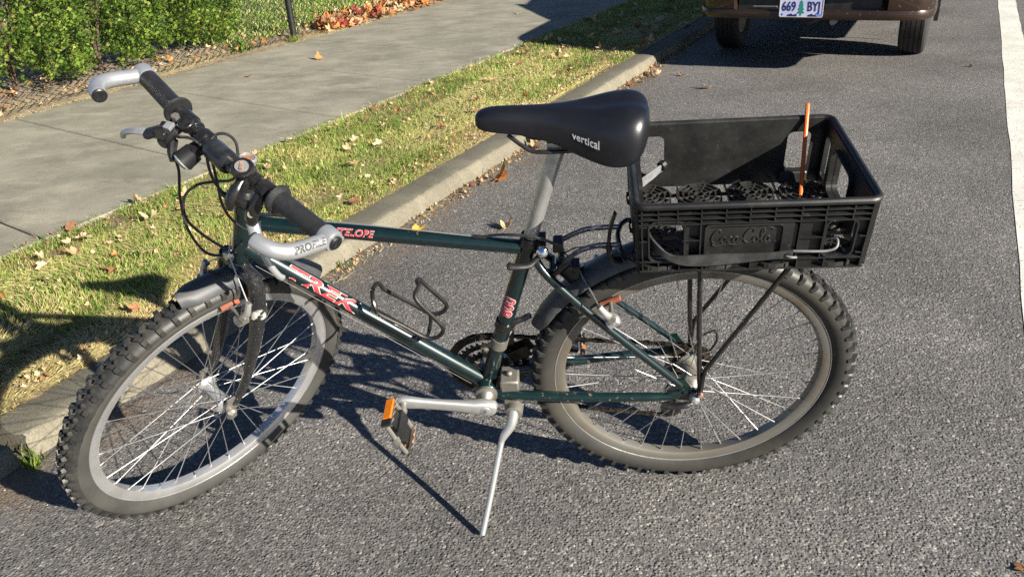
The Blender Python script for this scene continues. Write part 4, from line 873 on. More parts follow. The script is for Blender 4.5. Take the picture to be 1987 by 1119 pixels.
for s in (1, -1):
    d_ = (bp(.257 * s) - bp(.1 * s)).normalized(); c0 = bp(.138 * s)
    g = P(MB(SBK).lathe([(0, .0112), (0, .0245), (.004, .0262), (.008, .0245), (.011, .0185), (.016, .0172), (.11, .0165), (.119, .0172), (.1195, .012)], c0, d_, 24), 'grip', M['grip'])
    A = bp(.262 * s); els = smooth_path([A + Vector((-.004, 0, -.003)), A + Vector((.03, 0, .011)), A + Vector((.062, -.001 * s, .024)), A + Vector((.082, -.010 * s, .033)), A + Vector((.093, -.026 * s, .039)), A + Vector((.098, -.046 * s, .042))], 5)
    be = P(MB(SBK).tube(els, [.0125] * 3 + [.0132] * 22 + [.0125], 28).lathe([(-.014, .0115), (-.014, .017), (-.011, .0182), (.009, .0182), (.012, .0165), (.0125, .0)], A, d_, 22).tube([A + Vector((-.016, -.004 * s, -.012)), A + Vector((-.016, .006 * s, -.012))], .006, 10), 'bar_end', M['silver'])
    # plugs with a triangle mark
    tp = els[-1]; td = (els[-1] - els[-2]).normalized()
    for c_, ax_, rr in ((tp, td, .0124), (A + d_ * .0125, d_, .0118)):
        pl = P(MB(SBK).lathe([(-.004, rr * .9), (0, rr), (.003, rr), (.0045, rr * .85), (.0045, 0)], c_, ax_, 20), 'end_plug', M['plastic'], be)
        X = ax_.cross(Vector((0, 0, 1))).normalized(); Z = X.cross(ax_)
        tri = [c_ + ax_ * .0048 + (X * math.cos(R_(90 + 120 * k)) + Z * math.sin(R_(90 + 120 * k))) * rr * .6 for k in range(3)]
        P(MB(SBK).tube(tri, .0007, 5, closed=True), 'plug_mark', M['mark'], be)
    if s > 0:
        e = (els[0] - els[8]).normalized(); mb = MB(SBK); tube_text(mb, 'PROFILE', .0155, els[7] + Vector((.0, 0, 0)), e, .0132, CS, .0009, R_(4), offset=.0004, shear=.2, extrude=.0002, space=1.0); P(mb, 'lettering', M['lettergrey'], be)
# brake levers
bl = P(MB(SBK).lathe([(-.011, .0115), (-.011, .0165), (.011, .0165), (.011, .0115)], bp(.115), (0, 1, 0), 18).tube(smooth_path([(.845, .11, .925), (.86, .11, .908), (.872, .108, .886), (.872, .106, .868)], 4), [.012, .012, .0125, .013, .0135, .0135, .0135, .013, .0125, .012, .0115, .011, .010], 12, flat=.8).tube([(.868, .10, .905), (.880, .076, .910), (.886, .058, .917)], [.009, .007, .0045], 10), 'brake_lever', M['blackmetal'])
P(MB(SBK).tube(smooth_path([(.872, .108, .872), (.880, .122, .858), (.886, .14, .838), (.888, .155, .815), (.884, .165, .79), (.878, .168, .778)], 4), [.012, .0115, .011, .0105, .010, .009, .008, .0072, .0068, .0065, .0062, .006, .006, .006, .006, .006, .006, .0062, .0065, .0066, .005], 12, flat=.7), 'lever_blade', M['silver'], bl)
P(MB(SBK).lathe([(-.005, 0), (-.005, .006), (.005, .006), (.005, 0)], (.872, .112, .898), (.4, .6, .6), 8), 'clamp_bolt', M['dullmetal'], bl)
br = P(MB(SBK).lathe([(-.012, .0115), (-.012, .017), (.012, .017), (.012, .0115)], bp(-.108), (0, 1, 0), 18).tube(smooth_path([(.845, -.106, .93), (.862, -.104, .932), (.88, -.105, .922), (.89, -.11, .912)], 4), [.013] * 9 + [.012] * 4, 12, flat=.85).tube([(.875, -.1, .916), (.89, -.085, .907), (.898, -.074, .900)], [.009, .0078, .005], 10), 'brake_lever', M['blackmetal'])
P(MB(SBK).tube(smooth_path([(.882, -.112, .918), (.897, -.13, .927), (.912, -.155, .924), (.920, -.18, .908), (.921, -.196, .892), (.918, -.204, .882)], 4), [.0085] * 6 + [.0072] * 10 + [.0068] * 3 + [.0075, .0055], 12, flat=.7), 'lever_blade', M['alu'], br)
P(MB(SBK).lathe([(-.006, 0), (-.006, .007), (.006, .007), (.006, 0)], (.853, -.108, .947), (0, 0, 1), 6), 'clamp_bolt', M['dullmetal'], br)
# thumb shifters
ts = P(MB(SBK).lathe([(-.009, .0112), (-.009, .016), (.009, .016), (.009, .0112)], bp(.076), (0, 1, 0), 18).lathe([(-.02, .014), (-.004, .0165), (.0, .019), (.009, .0195), (.012, .0175), (.012, .0)], (.846, .076, .953), (.05, .1, 1), 24).tube(smooth_path([(.85, .08, .948), (.872, .086, .94), (.888, .088, .925), (.893, .085, .908)], 4), [.007] * 4 + [.0095] * 7 + [.008] * 2, 10, flat=.7), 'thumb_shifter', M['blackmetal'])
P(MB(SBK).lathe([(.012, .0), (.0122, .0115), (.0145, .011), (.0145, .0)], (.846, .076, .953), (.05, .1, 1), 16), 'shifter_cap', M['alu'], ts)
P(MB(SBK).box((.8475, .078, .9678), (.016, .0045, .003), Matrix.Rotation(.9, 3, 'Z')), 'slotted_screw', M['rust'], ts)
ts2 = P(MB(SBK).lathe([(-.009, .0112), (-.009, .0155), (.009, .0155), (.009, .0112)], bp(-.086), (0, 1, 0), 18).lathe([(-.012, .012), (0, .015), (.006, .014), (.006, 0)], (.848, -.086, .945), (.1, 0, 1), 20).box((.88, -.108, .935), (.03, .02, .016), Matrix.Rotation(.5, 3, 'Z')), 'thumb_shifter', M['blackmetal'], bevel=.002)
P(MB(SBK).tube([(.874, -.102, .940), (.888, -.116, .935), (.90, -.128, .928), (.904, -.132, .925)], [.009, .0115, .012, .009], 12, flat=.7), 'shift_paddle', M['plastic'], ts2)
P(MB(SBK).box((.872, -.1, .946), (.016, .014, .007), Matrix.Rotation(.4, 3, 'Z')), 'shifter_plate', M['silver'], ts2, bevel=.001)
# front lamp, unlit
lt = P(MB(SBK).lathe([(-.008, .0115), (-.008, .0175), (.008, .0175), (.008, .0115)], bp(-.05), (0, 1, 0), 18).box((.858, -.055, .915), (.022, .018, .02)).lathe([(-.016, .010), (-.012, .0175), (.006, .0185), (.012, .0195)], (.874, -.06, .905), (.9, -.15, -.35), 22), 'front_lamp', M['plastic'])
P(MB(SBK).lathe([(.010, .0185), (.016, .0175), (.020, .012), (.0215, 0)], (.874, -.06, .905), (.9, -.15, -.35), 22), 'lamp_lens', M['glasslens'], lt)
# cables
def cab(pts, xf=SBK, r=.0026, m='cable', name='cable'): return P(MB(xf).tube(smooth_path(pts, 7), r, 8), name, M[m])
cab([(.892, -.082, .905), (.885, -.1, .885), (.887, -.1, .848), (.908, -.09, .798), (.924, -.07, .741), (.92, -.04, .694), (.894, 0, .703), (.872, .02, .732)])
cab([(.815, 0, .908), (.807, -.01, .929), (.815, -.02, .946), (.833, -.03, .944), (.858, -.02, .926), (.87, 0, .889), (.866, .025, .862), (.872, .052, .905)])
cab([(.845, .07, .95), (.852, .03, .90), (.865, -.01, .874), (.892, -.03, .869), (.913, -.05, .836), (.924, -.05, .788), (.911, -.03, .743), (.887, 0, .706), (.854, .02, .69), (.81, .022, .668)])
cab([(.87, -.085, .93), (.858, -.055, .938), (.850, -.03, .915), (.858, -.02, .863), (.868, -.01, .813), (.864, .005, .776), (.846, .02, .748)])
P(MB(BK).tube([dt_b - upn * .0195 + Vector((-.03, .010, -.03)), dt_a - upn * .0195 + Vector((.0, .010, .0))], .0007, 6), 'shift_wire', M['gunmetal'])
P(MB(BK).tube([tt_b + Vector((-.06, .003, .0165)), Vector((.41, .003, .7085))], .0013, 6), 'brake_wire', M['steel'])
P(MB(BK).tube([tt_b + Vector((-.03, .003, .0185)), tt_b + Vector((-.09, .003, .0155))], .004, 8), 'cable_stop', M['blackmetal'])
P(MB(BK).tube([Vector((.425, .003, .711)), Vector((.40, .003, .707))], .0042, 8), 'cable_stop', M['blackmetal'])
cab([(.41, .003, .708), (.385, .008, .716), (.345, .024, .727), (.305, .026, .72), (.275, .014, .696), (.262, .002, .672)], BK, .0028)
cab([(.255, -.005, .66), (.235, -.01, .667), (.2, -.02, .66), (.178, -.02, .655)], BK, .0014)

# yellow leaf caught on the top tube
mt = Matrix.Rotation(LEAN, 3, 'X')
lf = bpy.data.objects.new('fallen_leaf', leaf_mesh(900, M['yellowleaf'])); C.objects.link(lf)
lf.location = mt @ BK((.528, .002, .7225)); lf.rotation_euler = (.1, -.12, 0); lf.scale = (.52, .2, .25)
tag(lf, 'small yellow leaf lying on the top tube of the bicycle', 'leaf')
# ------------------------------------------------------------------ crate on the rack
def rz3(a): return Matrix.Rotation(a, 3, 'Z')
CRP = Vector((-.0551, -.0169, .7083)); CRL, CRW, CRH, TAP = .367, .2985, .1287, .0254
CRM = rz3(-.0239) @ Matrix.Rotation(.0178, 3, 'Y') @ Matrix.Rotation(.0825, 3, 'X')
LM3 = Matrix.Rotation(LEAN, 3, 'X')
cm = LM3.to_4x4() @ Matrix.Translation(BK(CRP)) @ Matrix.Diagonal((-1, -1, 1, 1)) @ CRM.to_4x4()
crate = tag(empty('bottle_crate'), 'black plastic bottle crate strapped onto the rear rack', 'crate'); crate.matrix_world = cm
def tapf(p): k = 1 + TAP * p[2] / CRH; return Vector((p[0] * k, p[1] * k, p[2]))
K = lambda mb, name, m='crate', parent=None, **k: mb.build(name, M[m], parent or crate, **k)
hx, hy = CRL / 2, CRW / 2; T = .0028
def wall(side, loops, thick=T): 
    vs, fs = plate(loops, thick)
    def f(p):
        if side == 'near': return Vector((p.x, hy - .009 - p.z, p.y))
        if side == 'far': return Vector((p.x, -hy + .004 + p.z, p.y))
        if side == 'front': return Vector((hx - .006 - p.z, p.x, p.y))
        return Vector((-hx + .006 + p.z, p.x, p.y))
    return MB(tapf).add(vs, fs, False, f)
# near long wall: x = +hx is the bicycle's front, seen at the left
win = [(.110, .164, .022, .098), (-.158, -.113, .024, .093)]
panel = (-.062, .076, .026, .090)
loops = [rrect(-hx + .002, 0, hx - .002, CRH, .004, 2)] + [rrect(a, c, b, d, .012) for a, b, c, d in win]
nw = K(wall('near', loops), 'long_wall')
yo = hy - .0035   # ribs stand proud of the sheet
def rib(mb, x0, x1, z0, z1, dep=.011, y=None):
    y = yo if y is None else y; mb.box(((x0 + x1) / 2, y - .001, (z0 + z1) / 2), (abs(x1 - x0), dep, abs(z1 - z0)))
nrib = 0
for z in (.1145, .1045, .0945):
    mb = MB(tapf); rib(mb, -hx + .003, hx - .003, z - .0011, z + .0011, .012); K(mb, 'rib', 'crate', nw)
mb = MB(tapf); rib(mb, -hx + .003, hx - .003, .0005, .0035, .012); K(mb, 'rib', 'crate', nw)
mb = MB(tapf); rib(mb, -hx + .003, hx - .003, .020, .0224, .012); K(mb, 'rib', 'crate', nw)
for x in (-.148, -.107, -.07, -.03, .008, .045, .083, .12, .15):
    mb = MB(tapf); rib(mb, x - .001, x + .001, .0945, .1225, .012); K(mb, 'rib', 'crate', nw)
for x in (-.155, -.118, -.075, .0, .078, .116, .15):
    mb = MB(tapf); rib(mb, x - .001, x + .001, .002, .021, .012); K(mb, 'rib', 'crate', nw)
for x, z0, z1 in ((-.109, .022, .094), (-.071, .022, .094), (.083, .022, .094), (.108, .022, .094), (.176, .002, .122), (-.176, .002, .122)):
    mb = MB(tapf); rib(mb, x - .0011, x + .0011, z0, z1, .012); K(mb, 'rib', 'crate', nw)
for z, x0, x1 in ((.062, .083, .112), (.062, -.109, -.071), (.062, .168, .18), (.062, -.18, -.165), (.09, .168, .18), (.03, -.18, -.165)):
    mb = MB(tapf); rib(mb, x0, x1, z - .001, z + .001, .011); K(mb, 'rib', 'crate', nw)
for a, b, c, d in win:   # raised frames round the hand holes
    vs, fs = plate([rrect(a - .0025, c - .0025, b + .0025, d + .0025, .013), rrect(a, c, b, d, .011)], .011); K(MB(tapf).add(vs, fs, False, lambda p: Vector((p.x, yo - .001 - p.z, p.y))), 'hand_hole_frame', 'crate', nw)
vs, fs = plate([rrect(panel[0] - .006, panel[2], panel[1], panel[3], .009), rrect(panel[0] + .016, panel[2] + .004, panel[1] - .004, panel[3] - .004, .007)], .004)
K(MB(tapf).add(vs, fs, False, lambda p: Vector((p.x, yo - .001 - p.z, p.y))), 'logo_frame', 'crate', nw, bevel=.0008)
# embossed script on the panel, drawn as raised strokes
LG = {'C1': [(1.05, 2.3), (.95, 2.75), (.55, 2.7), (.15, 2.0), (.0, 1.1), (.2, .45), (.62, .42), (1.0, .8)],
      'o1': [(1.55, 1.5), (1.2, 1.35), (1.12, .8), (1.35, .45), (1.65, .62), (1.72, 1.15), (1.5, 1.5), (1.62, 1.3), (1.95, 1.35)],
      'c1': [(2.4, 1.35), (2.15, 1.5), (1.92, 1.1), (1.98, .6), (2.25, .45), (2.55, .75)],
      'a1': [(3.1, 1.4), (2.85, 1.52), (2.6, 1.15), (2.62, .62), (2.85, .48), (3.05, .8), (3.15, 1.45), (3.1, .7), (3.25, .48), (3.5, .7)],
      'dash': [(3.55, 1.1), (3.8, 1.18)],
      'C2': [(5.0, 2.35), (5.05, 2.85), (4.6, 2.95), (4.15, 2.4), (3.9, 1.5), (3.95, .75), (4.3, .4), (4.7, .55), (5.0, .95)],
      'o2': [(5.4, 1.5), (5.08, 1.35), (5.0, .8), (5.22, .45), (5.52, .62), (5.58, 1.15), (5.4, 1.5)],
      'l1': [(5.7, .8), (6.1, 1.8), (6.3, 2.6), (6.15, 2.85), (5.98, 2.4), (5.95, 1.2), (6.05, .5), (6.3, .6)],
      'a2': [(6.9, 1.4), (6.65, 1.52), (6.4, 1.15), (6.42, .62), (6.65, .48), (6.85, .8), (6.95, 1.45), (6.9, .7), (7.05, .45), (7.35, .6)],
      'tail': [(.25, .42), (.1, .1), (.5, -.18), (1.3, .0), (2.1, .12), (2.9, -.12), (3.6, -.05)],
      'swash': [(4.6, 2.95), (5.4, 2.95), (6.3, 3.25), (7.1, 3.0), (7.3, 2.6)], 'reg': [(7.6, .6), (7.7, .5), (7.6, .4), (7.5, .5), (7.6, .6)]}
lx = lambda x, y: Vector((.064 - x * .0132, yo - .009 + .0052, .047 + y * .0105))
lg = MB(tapf)
for s_ in LG.values(): lg.tube(smooth_path([lx(*q) for q in s_], 4), .0016, 6)
K(lg, 'logo_script', 'crate_logo', nw)
vs, fs = plate([rrect(panel[0] + .004, panel[2] + .003, panel[1] - .002, panel[3] - .003, .006)], .003); K(MB(tapf).add(vs, fs, False, lambda p: Vector((p.x, yo - .007 - p.z, p.y))), 'logo_panel', 'crate', nw)
# far wall with two hand holes
fwall = K(wall('far', [rrect(-hx + .002, 0, hx - .002, CRH, .004, 2), rrect(.116, .028, .161, .107, .010), rrect(-.152, .030, -.110, .105, .010)]), 'long_wall')
for x in (-.170, -.1, -.06, -.02, .03, .07, .105, .172): K(MB(tapf).box((x, -hy - .001, .06), (.0022, .010, .118)), 'rib', 'crate', fwall)
for z in (.1205, .112, .002, .02): K(MB(tapf).box((0, -hy - .0005, z), (CRL - .008, .010, .0022)), 'rib', 'crate', fwall)
K(MB(tapf).box((-.128, -hy + .010, .014), (.052, .014, .026), Matrix.Rotation(.2, 3, 'X')), 'hole_shelf', 'crate', fwall, bevel=.004)
# end walls with tall slots
for sd in ('front', 'rear'):
    ew = K(wall(sd, [rrect(-hy + .004, 0, hy - .004, CRH, .004, 2), rrect(-.132, .02, -.102, .102, .010), rrect(-.060, .03, .046, .110, .014), rrect(.088, .02, .120, .102, .010)]), 'end_wall')
    sx = 1 if sd == 'front' else -1
    for y in (-.14, -.097, -.08, -.065, .051, .07, .083, .14): K(MB(tapf).box((sx * (hx - .0015), y, .06), (.010, .0022, .118)), 'rib', 'crate', ew)
    for z in (.1205, .112, .002, .02): K(MB(tapf).box((sx * (hx - .0015), 0, z), (.0095, CRW - .014, .0022)), 'rib', 'crate', ew)
    vs, fs = plate([rrect(-.063, .027, .049, .113, .016), rrect(-.060, .03, .046, .110, .014)], .02)
    K(MB(tapf).add(vs, fs, False, lambda p: Vector((sx * (hx - .006), p.x, p.y)) + Vector((p.z, 0, 0))), 'hand_hole_frame', 'crate', ew)
# rolled rim
ring = rrect(-hx - .001, -hy - .001, hx + .001, hy + .001, .017, 6)
K(MB(tapf).tube([Vector((x, y, CRH)) for x, y in ring], .0062, 10, closed=True, upv=(0, 0, 1)), 'rim')
# floor lattice with bottle rings
fl_ = empty('floor_grid', parent=crate)
mbx = []
for y in (-.1, -.05, 0, .05, .1): K(MB(tapf).box((0, y, .004), (CRL - .016, .0022, .007)), 'lattice_bar', 'crate_floor', fl_)
for x in (-.137, -.0915, -.046, 0, .046, .0915, .137): K(MB(tapf).box((x, 0, .0042), (.0022, CRW - .02, .0066)), 'lattice_bar', 'crate_floor', fl_)
rm = MB()
for rr in (.042, .031, .02, .009): rm.lathe([(-.0042, rr - .0011), (.0042, rr - .0011), (.0042, rr + .0011), (-.0042, rr + .0011)], (0, 0, 0), (0, 0, 1), 24, False, True)
for k in range(8):
    a = R_(45 * k + 22); rm.bar((math.cos(a) * .0105, math.sin(a) * .0105, 0), (math.cos(a) * .045, math.sin(a) * .045, 0), .0022, .0076)
rme = rm.build('bottle_ring', M['crate_floor'], mesh_only=True)
for x in (-.138, -.042, .054, .15):
    for y in (-.092, .01, .108):
        o = bpy.data.objects.new('bottle_ring', rme); C.objects.link(o); o.parent = fl_; o.location = (x * 1.0, y, .0065)
for x in (-.0915, 0, .0915):
    for y in (-.05, .05): K(MB().lathe([(-.003, .012), (.003, .012), (.003, .0145), (-.003, .0145)], (x, y, .006), (0, 0, 1), 12, False, True), 'small_ring', 'crate_floor', fl_)
def CW(p): return cm @ tapf(Vector(p))
# strap with wire hook across the near side
strap = tag(empty('rubber_strap', CW((.0, hy + .006, .028))), 'black rubber strap with wire hook across the near side of the crate', 'strap')
def spart(mb, name, m): o = mb.build(name, M[m], strap); o.location = -strap.location; return o
sp_ = smooth_path([(.168, hy - .06, .058), (.162, hy - .02, .052), (.148, hy + .000, .044), (.128, hy + .007, .032), (.10, hy + .0085, .0275), (.04, hy + .0085, .029), (-.02, hy + .0085, .0325), (-.064, hy + .0085, .036)], 5)
secs = []
for i, p in enumerate(sp_):
    t = (sp_[min(i + 1, len(sp_) - 1)] - sp_[max(i - 1, 0)]).normalized(); n_ = Vector((0, 0, 1)); nn_ = t.cross(n_).normalized(); hh = .0085 + .0022 * math.sin(i * .35)
    secs.append([CW(p + n_ * hh + nn_ * .0018), CW(p - n_ * hh + nn_ * .0018), CW(p - n_ * hh - nn_ * .0018), CW(p + n_ * hh - nn_ * .0018)])
spart(MB().loft(secs, smooth=False), 'strap_band', 'strap')
spart(MB().tube([CW(q) for q in smooth_path([(-.070, hy + .012, .031), (-.058, hy + .0125, .0325), (-.05, hy + .004, .034), (-.06, hy + .002, .037), (-.09, hy + .007, .039), (-.118, hy + .007, .039), (-.132, hy + .005, .045), (-.134, hy - .006, .053), (-.126, hy - .012, .05)], 5)], .0021, 8), 'wire_hook', 'greycord')
spart(MB().tube([CW((-.056, hy + .0085, .0345)), CW((-.056, hy + .0115, .0345))], .005, 12), 'strap_eyelet', 'plastic')
# bundle of grey ties through the front far hole
tie = tag(empty('cord_bundle', CW((.16, -hy + .04, .03))), 'bundle of pale grey cords tied through the far hand hole of the crate', 'cord')
for k in range(4):
    o = MB().tube([CW(q) for q in smooth_path([(.118 + .001 * k, -hy + .002, .046 - .0035 * k), (.135, -hy + .025, .048 - .0045 * k), (.160, -hy + .05, .043 - .005 * k), (.180, -hy + .07, .038 - .005 * k)], 4)], .0024, 7).build('cord', M['greycord'], tie); o.location = -tie.location
o = MB().tube([CW((.116, -hy + .0, .046)), CW((.122, -hy + .006, .044))], .010, 10).build('tie_knot', M['plastic'], tie); o.location = -tie.location
# orange marker stick standing in the crate floor
b0 = CW((-.131, -.075, .004)); st_w = cm @ Vector((-.143, -.157, .157))
stick = tag(MB().tube([Vector((0, 0, 0)), (st_w - b0) * .5, (st_w - b0) * .985, st_w - b0], [.0042, .004, .0038, .002], 8).build('marker_stick', M['orange']), 'thin orange plastic stick standing upright in the crate', 'stick'); stick.location = b0
# ------------------------------------------------------------------ parked car ahead, rear end towards the camera
CARP = mat('bronze_brown_car_paint', (.027, .015, .0095), .35, .35, (.04, .021, .013), 8, coat=.5, specks=((.2, .17, .14), 40, .66, .75))
CARBLK = mat('black_bumper_plastic', (.012, .012, .013), .45, 0, (.03, .029, .028), 20)
CARRUB = mat('car_tyre_rubber', (.012, .012, .012), .7, 0, (.025, .024, .022), 16, bump=.2)
UNDER = mat('dirty_underbody', (.035, .03, .027), .8, .2, (.09, .075, .06), 14, bump=.4, bscale=60)
GLASS = bpy.data.materials.new('car_window_glass'); GLASS.use_nodes = True
_t = GLASS.node_tree; _b = _t.nodes['Principled BSDF']; _b.inputs['Base Color'].default_value = (.02, .03, .025, 1); _b.inputs['Roughness'].default_value = .03; _tr = _t.nodes.new('ShaderNodeBsdfTransparent'); _tr.inputs[0].default_value = (.8, .88, .84, 1)
_fr = _t.nodes.new('ShaderNodeFresnel'); _fr.inputs[0].default_value = 1.5; _ms = _t.nodes.new('ShaderNodeMixShader'); _t.links.new(_fr.outputs[0], _ms.inputs[0]); _t.links.new(_tr.outputs[0], _ms.inputs[1]); _t.links.new(_b.outputs[0], _ms.inputs[2]); _t.links.new(_ms.outputs[0], _t.nodes['Material Output'].inputs[0])
PLATE = mat('licence_plate_sky', (.50, .55, .80), .4, 0, (.66, .64, .80), 9)
NAVY = mat('licence_plate_digits', (.015, .02, .12), .4); FIR = mat('licence_plate_fir_green', (.02, .25, .2), .45); LRED = mat('red_lamp_plastic', (.35, .01, .01), .25, coat=.6)
car = tag(empty('parked_car', S(4.0, .5, 0), (0, 0, ROAD)), 'brown parked car seen from behind, its rear bumper at the top of the picture', 'car')
Q = lambda mb, name, m, parent=None, **k: mb.build(name, m, parent or car, **k)
hw = .745
def arch(cx, r, n=12, z0=.30): return [(cx - r * math.cos(math.pi * k / n), max(z0, .29 + r * math.sin(math.pi * k / n))) for k in range(n + 1)]
side = [(.56, .40), (.56, .80), (.6, .83), (1.5, .88), (3.4, .88), (4.4, .78), (4.55, .66), (4.57, .34), (4.4, .30)] + list(reversed(arch(3.85, .34))) + [(3.4, .27), (1.6, .27)] + list(reversed(arch(1.2, .34))) + [(.75, .33)]
for s in (1, -1):
    vs, fs = plate([side], .03); Q(MB().add(vs, fs, False, lambda p: Vector((p.x, s * (hw - .015 - .05 * max(0, (p.y - .6)) ** 1.2) + p.z, p.y))), 'side_panel', CARP, bevel=.008)
    Q(MB().tube([Vector((x, s * (hw - .002), z)) for x, z in arch(1.2, .345)], .014, 8), 'wheel_arch_lip', CARP)
Q(MB().box((2.8, 0, .34), (3.3, 1.02, .06)).box((2.3, 0, .40), (1.4, 1.42, .05)).box((.8, 0, .44), (.9, 1.1, .04)), 'floor_pan', UNDER, bevel=.01)
Q(MB().box((4.53, 0, .56), (.04, 1.42, .36)).box((3.95, 0, .835), (1.2, 1.40, .03), Matrix.Rotation(.075, 3, 'Y')), 'bonnet', CARP, bevel=.01)
roof = [[Vector((x, y * w_, z - .03 * abs(y) ** 3 * 1.0)) for y in (-1, -.8, -.4, 0, .4, .8, 1)] + [Vector((x, y * w_, z - .03 - .03 * abs(y) ** 3)) for y in (1, .8, .4, 0, -.4, -.8, -1)] for x, z, w_ in ((2.15, 1.27, .56), (2.25, 1.31, .59), (2.6, 1.35, .61), (3.0, 1.36, .615), (3.3, 1.34, .6), (3.5, 1.30, .58))]
Q(MB().loft(roof), 'roof', CARP, angle=40)
for s in (1, -1):
    for a, b, w_ in (((1.45, s * .70, .86), (2.2, s * .57, 1.29), .05), ((2.6, s * .71, .87), (2.62, s * .60, 1.33), .03), ((3.9, s * .70, .85), (3.46, s * .57, 1.29), .035)):
        Q(MB().tube([a, b], w_, 8), 'pillar', CARP)
    g = [[(1.62, .88), (2.56, .88), (2.58, 1.31), (2.26, 1.28)], [(2.66, .88), (3.82, .87), (3.44, 1.27), (2.66, 1.31)]]
    for q in g:
        yy = lambda z: s * (.71 - .25 * (z - .86)); vs = [Vector((x, yy(z), z)) for x, z in q] + [Vector((x, yy(z) - s * .004, z)) for x, z in q]
        Q(MB().add(vs, [(0, 1, 2, 3), (7, 6, 5, 4), (0, 4, 5, 1), (1, 5, 6, 2), (2, 6, 7, 3), (3, 7, 4, 0)]), 'side_window', GLASS)
for x0, z0, x1, z1, nm in ((1.5, .875, 2.19, 1.27, 'rear_window'), (3.9, .87, 3.5, 1.29, 'windscreen')):
    vs = [Vector((x0, -.65, z0)), Vector((x0, .65, z0)), Vector((x1, .53, z1)), Vector((x1, -.53, z1))]; vs += [v + Vector((.004, 0, -.002)) for v in vs]
    Q(MB().add(vs, [(0, 1, 2, 3), (7, 6, 5, 4), (0, 4, 5, 1), (1, 5, 6, 2), (2, 6, 7, 3), (3, 7, 4, 0)]), nm, GLASS)
# bumper: lower lip wraps the corners, dark recess holds the plate
def wrap(z0, z1, out, y0=-1, y1=1, name='bumper', m=CARP, dep=.05):
    z0 -= .038; z1 -= .038
    path = [(.42, -.775), (.16, -.77), (.07, -.735), (.025, -.67), (.008, -.5), (.0, -.2), (.0, .2), (.008, .5), (.025, .67), (.07, .735), (.16, .77), (.42, .775)]
    path = [(q[0] + .28, q[1] * .955 - .04) for q in path if y0 <= q[1] <= y1]; secs = []
    for i, (x, y) in enumerate(path):
        c = Vector((1.18, 0)); d_ = Vector((x - 1.18, y * .55)).normalized(); q = []
        for f, z in ((0, z0), (.7, z0 - .002), (1, z0 + .012), (1, z1 - .012), (.8, z1), (0, z1)): q.append(Vector((x + d_.x * (out * f) + (dep if f == 0 else 0) , y + d_.y * out * f * .6 - (math.copysign(dep, y) * .4 if f == 0 else 0), z)))
        secs.append(q)
    return MB().loft(secs, smooth=True)
bmp = Q(wrap(.405, .462, .028), 'bumper', CARP, angle=40)
Q(MB().box((.325, -.03, .49), (.03, .9, .14)), 'bumper_recess', CARBLK, bmp)
Q(wrap(.600, .655, .03), 'bumper_top', CARP, bmp, angle=40)
Q(wrap(.4615, .601, .024, .30, 1), 'bumper_corner', CARP, bmp, angle=40); Q(wrap(.4615, .601, .024, -1, -.45), 'bumper_corner', CARP, bmp, angle=40)
Q(MB().box((.296, .24, .437), (.012, .16, .012), None), 'trim_strip', M['dullmetal'], bmp, bevel=.003)
Q(wrap(.6555, .835, .012), 'tail_panel', CARP, angle=40)
vs, fs = plate([rrect(.30, -.735, 1.62, .70, .3, 8)], .03); Q(MB().add(vs, fs, False, lambda p: Vector((p.x, p.y, .805 + p.z + .045 * p.x))), 'boot_lid', CARP, bevel=.008)
for y in (.42, -.48): Q(MB().box((.28, y, .70), (.03, .22, .12)), 'tail_lamp', LRED, bevel=.01)
# licence plate
lp = empty('licence_plate', (.244, -.003, .458), (R_(90), 0, R_(-90)), parent=car)
vs, fs = plate([rrect(-.1375, -.077, .1375, .077, .01)], .003); Q(MB().add(vs, fs), 'plate_sheet', PLATE, lp)
vs, fs = plate([rrect(-.1375, -.077, .1375, .077, .01), rrect(-.1335, -.073, .1335, .073, .008)], .002); Q(MB().add(vs, fs, False, lambda p: p + Vector((0, 0, .002))), 'plate_rim', M['white'], lp)
def ptxt(t, size, x, y, m, z=.0022, sx=1., **k):
    vs, fs = lettering(t, size, extrude=.0006, **k); Q(MB().add(vs, fs, False, lambda p: Vector((p.x * sx + x, p.y + y, p.z + z))), 'plate_letters', m, lp)
ptxt('669', .083, -.078, -.012, NAVY, sx=.72, offset=.0012); ptxt('BYJ', .083, .078, -.012, NAVY, sx=.70, offset=.0012)
ptxt('9', .02, -.118, -.062, NAVY)
tree = [(0, .03)]
for k, (w_, y) in enumerate(((.012, .012), (.006, .012), (.016, -.008), (.008, -.008), (.02, -.03), (.009, -.03), (.023, -.052), (.004, -.052), (.004, -.066))): tree.append((w_, y))
tree = tree + [(-x, y) for x, y in reversed(tree[1:])]
vs, fs = plate([tree], .001); Q(MB().add(vs, fs, False, lambda p: p + Vector((0, 0, .0022))), 'plate_fir', FIR, lp)
for x0 in (-.085, .045):
    ml = [(x0, -.072)] + [(x0 + .012 * k, -.062 + .008 * ((k * 7) % 3) / 2) for k in range(6)] + [(x0 + .06, -.072)]
    vs, fs = plate([ml], .001); Q(MB().add(vs, fs, False, lambda p: p + Vector((0, 0, .0021))), 'plate_mountains', NAVY, lp)
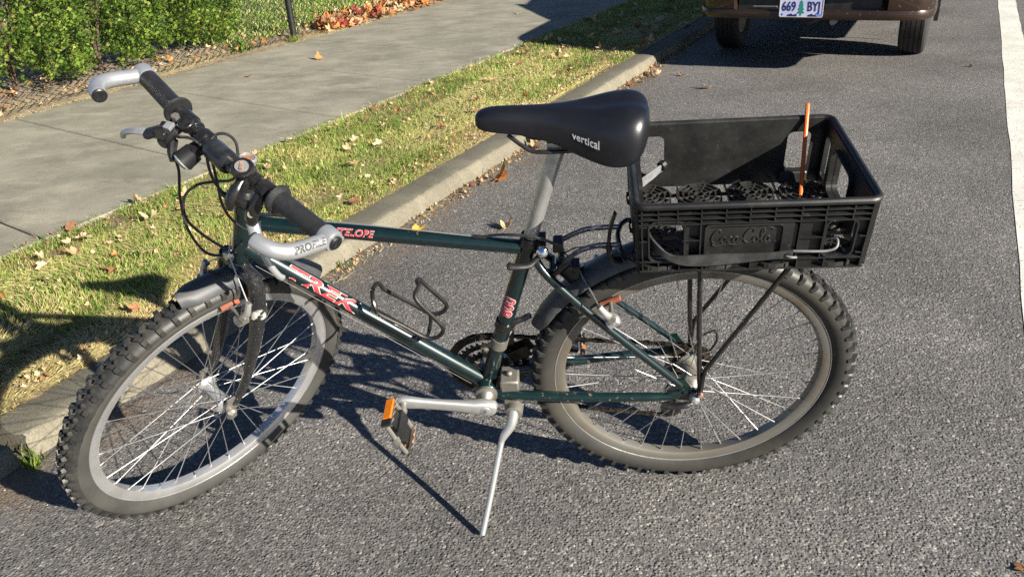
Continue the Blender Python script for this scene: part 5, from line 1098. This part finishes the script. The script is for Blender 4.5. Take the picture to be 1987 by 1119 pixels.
vs, fs = plate([rrect(.095, -.07, .128, -.052, .002)], .001); Q(MB().add(vs, fs, False, lambda p: p + Vector((0, 0, .0022))), 'plate_sticker', mat('sticker_blue', (.2, .3, .75), .4), lp)
# wheels
for cx in (1.2, 3.85):
    for s in (1, -1):
        wl = empty('wheel', (cx, s * .655, .29), parent=car)
        mb = MB().lathe([(-.07, .175), (-.085, .2), (-.09, .245), (-.082, .278), (-.07, .2885), (-.052, .289), (-.05, .284), (-.046, .284), (-.044, .289), (-.02, .29), (-.018, .284), (-.014, .284), (-.012, .29), (.012, .29), (.014, .284), (.018, .284), (.02, .29), (.044, .289), (.046, .284), (.05, .284), (.052, .289), (.07, .2885), (.082, .278), (.09, .245), (.085, .2), (.07, .175)], (0, 0, 0), (0, 1.08, 0), 48, closed=True)
        Q(mb, 'tyre', CARRUB, wl, angle=30)
        Q(MB().lathe([(-.07, .176), (-.06, .165), (-.02, .16), (.06, .165), (.07, .176)], (0, 0, 0), (0, 1, 0), 32).lathe([(s * .03, .162), (s * .045, .12), (s * .05, .06), (s * .058, .05), (s * .062, 0)], (0, 0, 0), (0, 1, 0), 32), 'rim', M['dullmetal'], wl)
# underneath: axle, silencer, tail pipe, tow eye
Q(MB().tube([(1.2, -.6, .27), (1.2, .6, .27)], .03, 10), 'rear_axle', UNDER)
Q(MB().tube([(.55, -.02, .345), (.57, -.02, .345), (1.0, -.02, .34), (1.02, -.02, .34)], [.05, .075, .075, .05], 16, flat=.75), 'silencer', UNDER)
Q(MB().tube(smooth_path([(.75, -.06, .345), (.55, -.17, .345), (.4, -.2, .345), (.3, -.2, .345)], 4), .02, 12), 'tail_pipe', M['dullmetal'])
Q(MB().box((.75, .36, .385), (.5, .5, .09)).box((.5, .05, .385), (.12, .9, .05)), 'spare_wheel_well', UNDER, bevel=.02)
for s in (1, -1):
    Q(MB().box((3.55, s * .80, .95), (.09, .14, .11)), 'door_mirror', CARP, bevel=.02)
    Q(MB().box((1.62, s * .775, .24), (.012, .03, .16)), 'mud_flap', CARBLK)
    for x in (1.05, 1.75): pass
    Q(MB().box((2.45, s * .752, .78), (.16, .02, .025)), 'door_handle', CARBLK, bevel=.004)
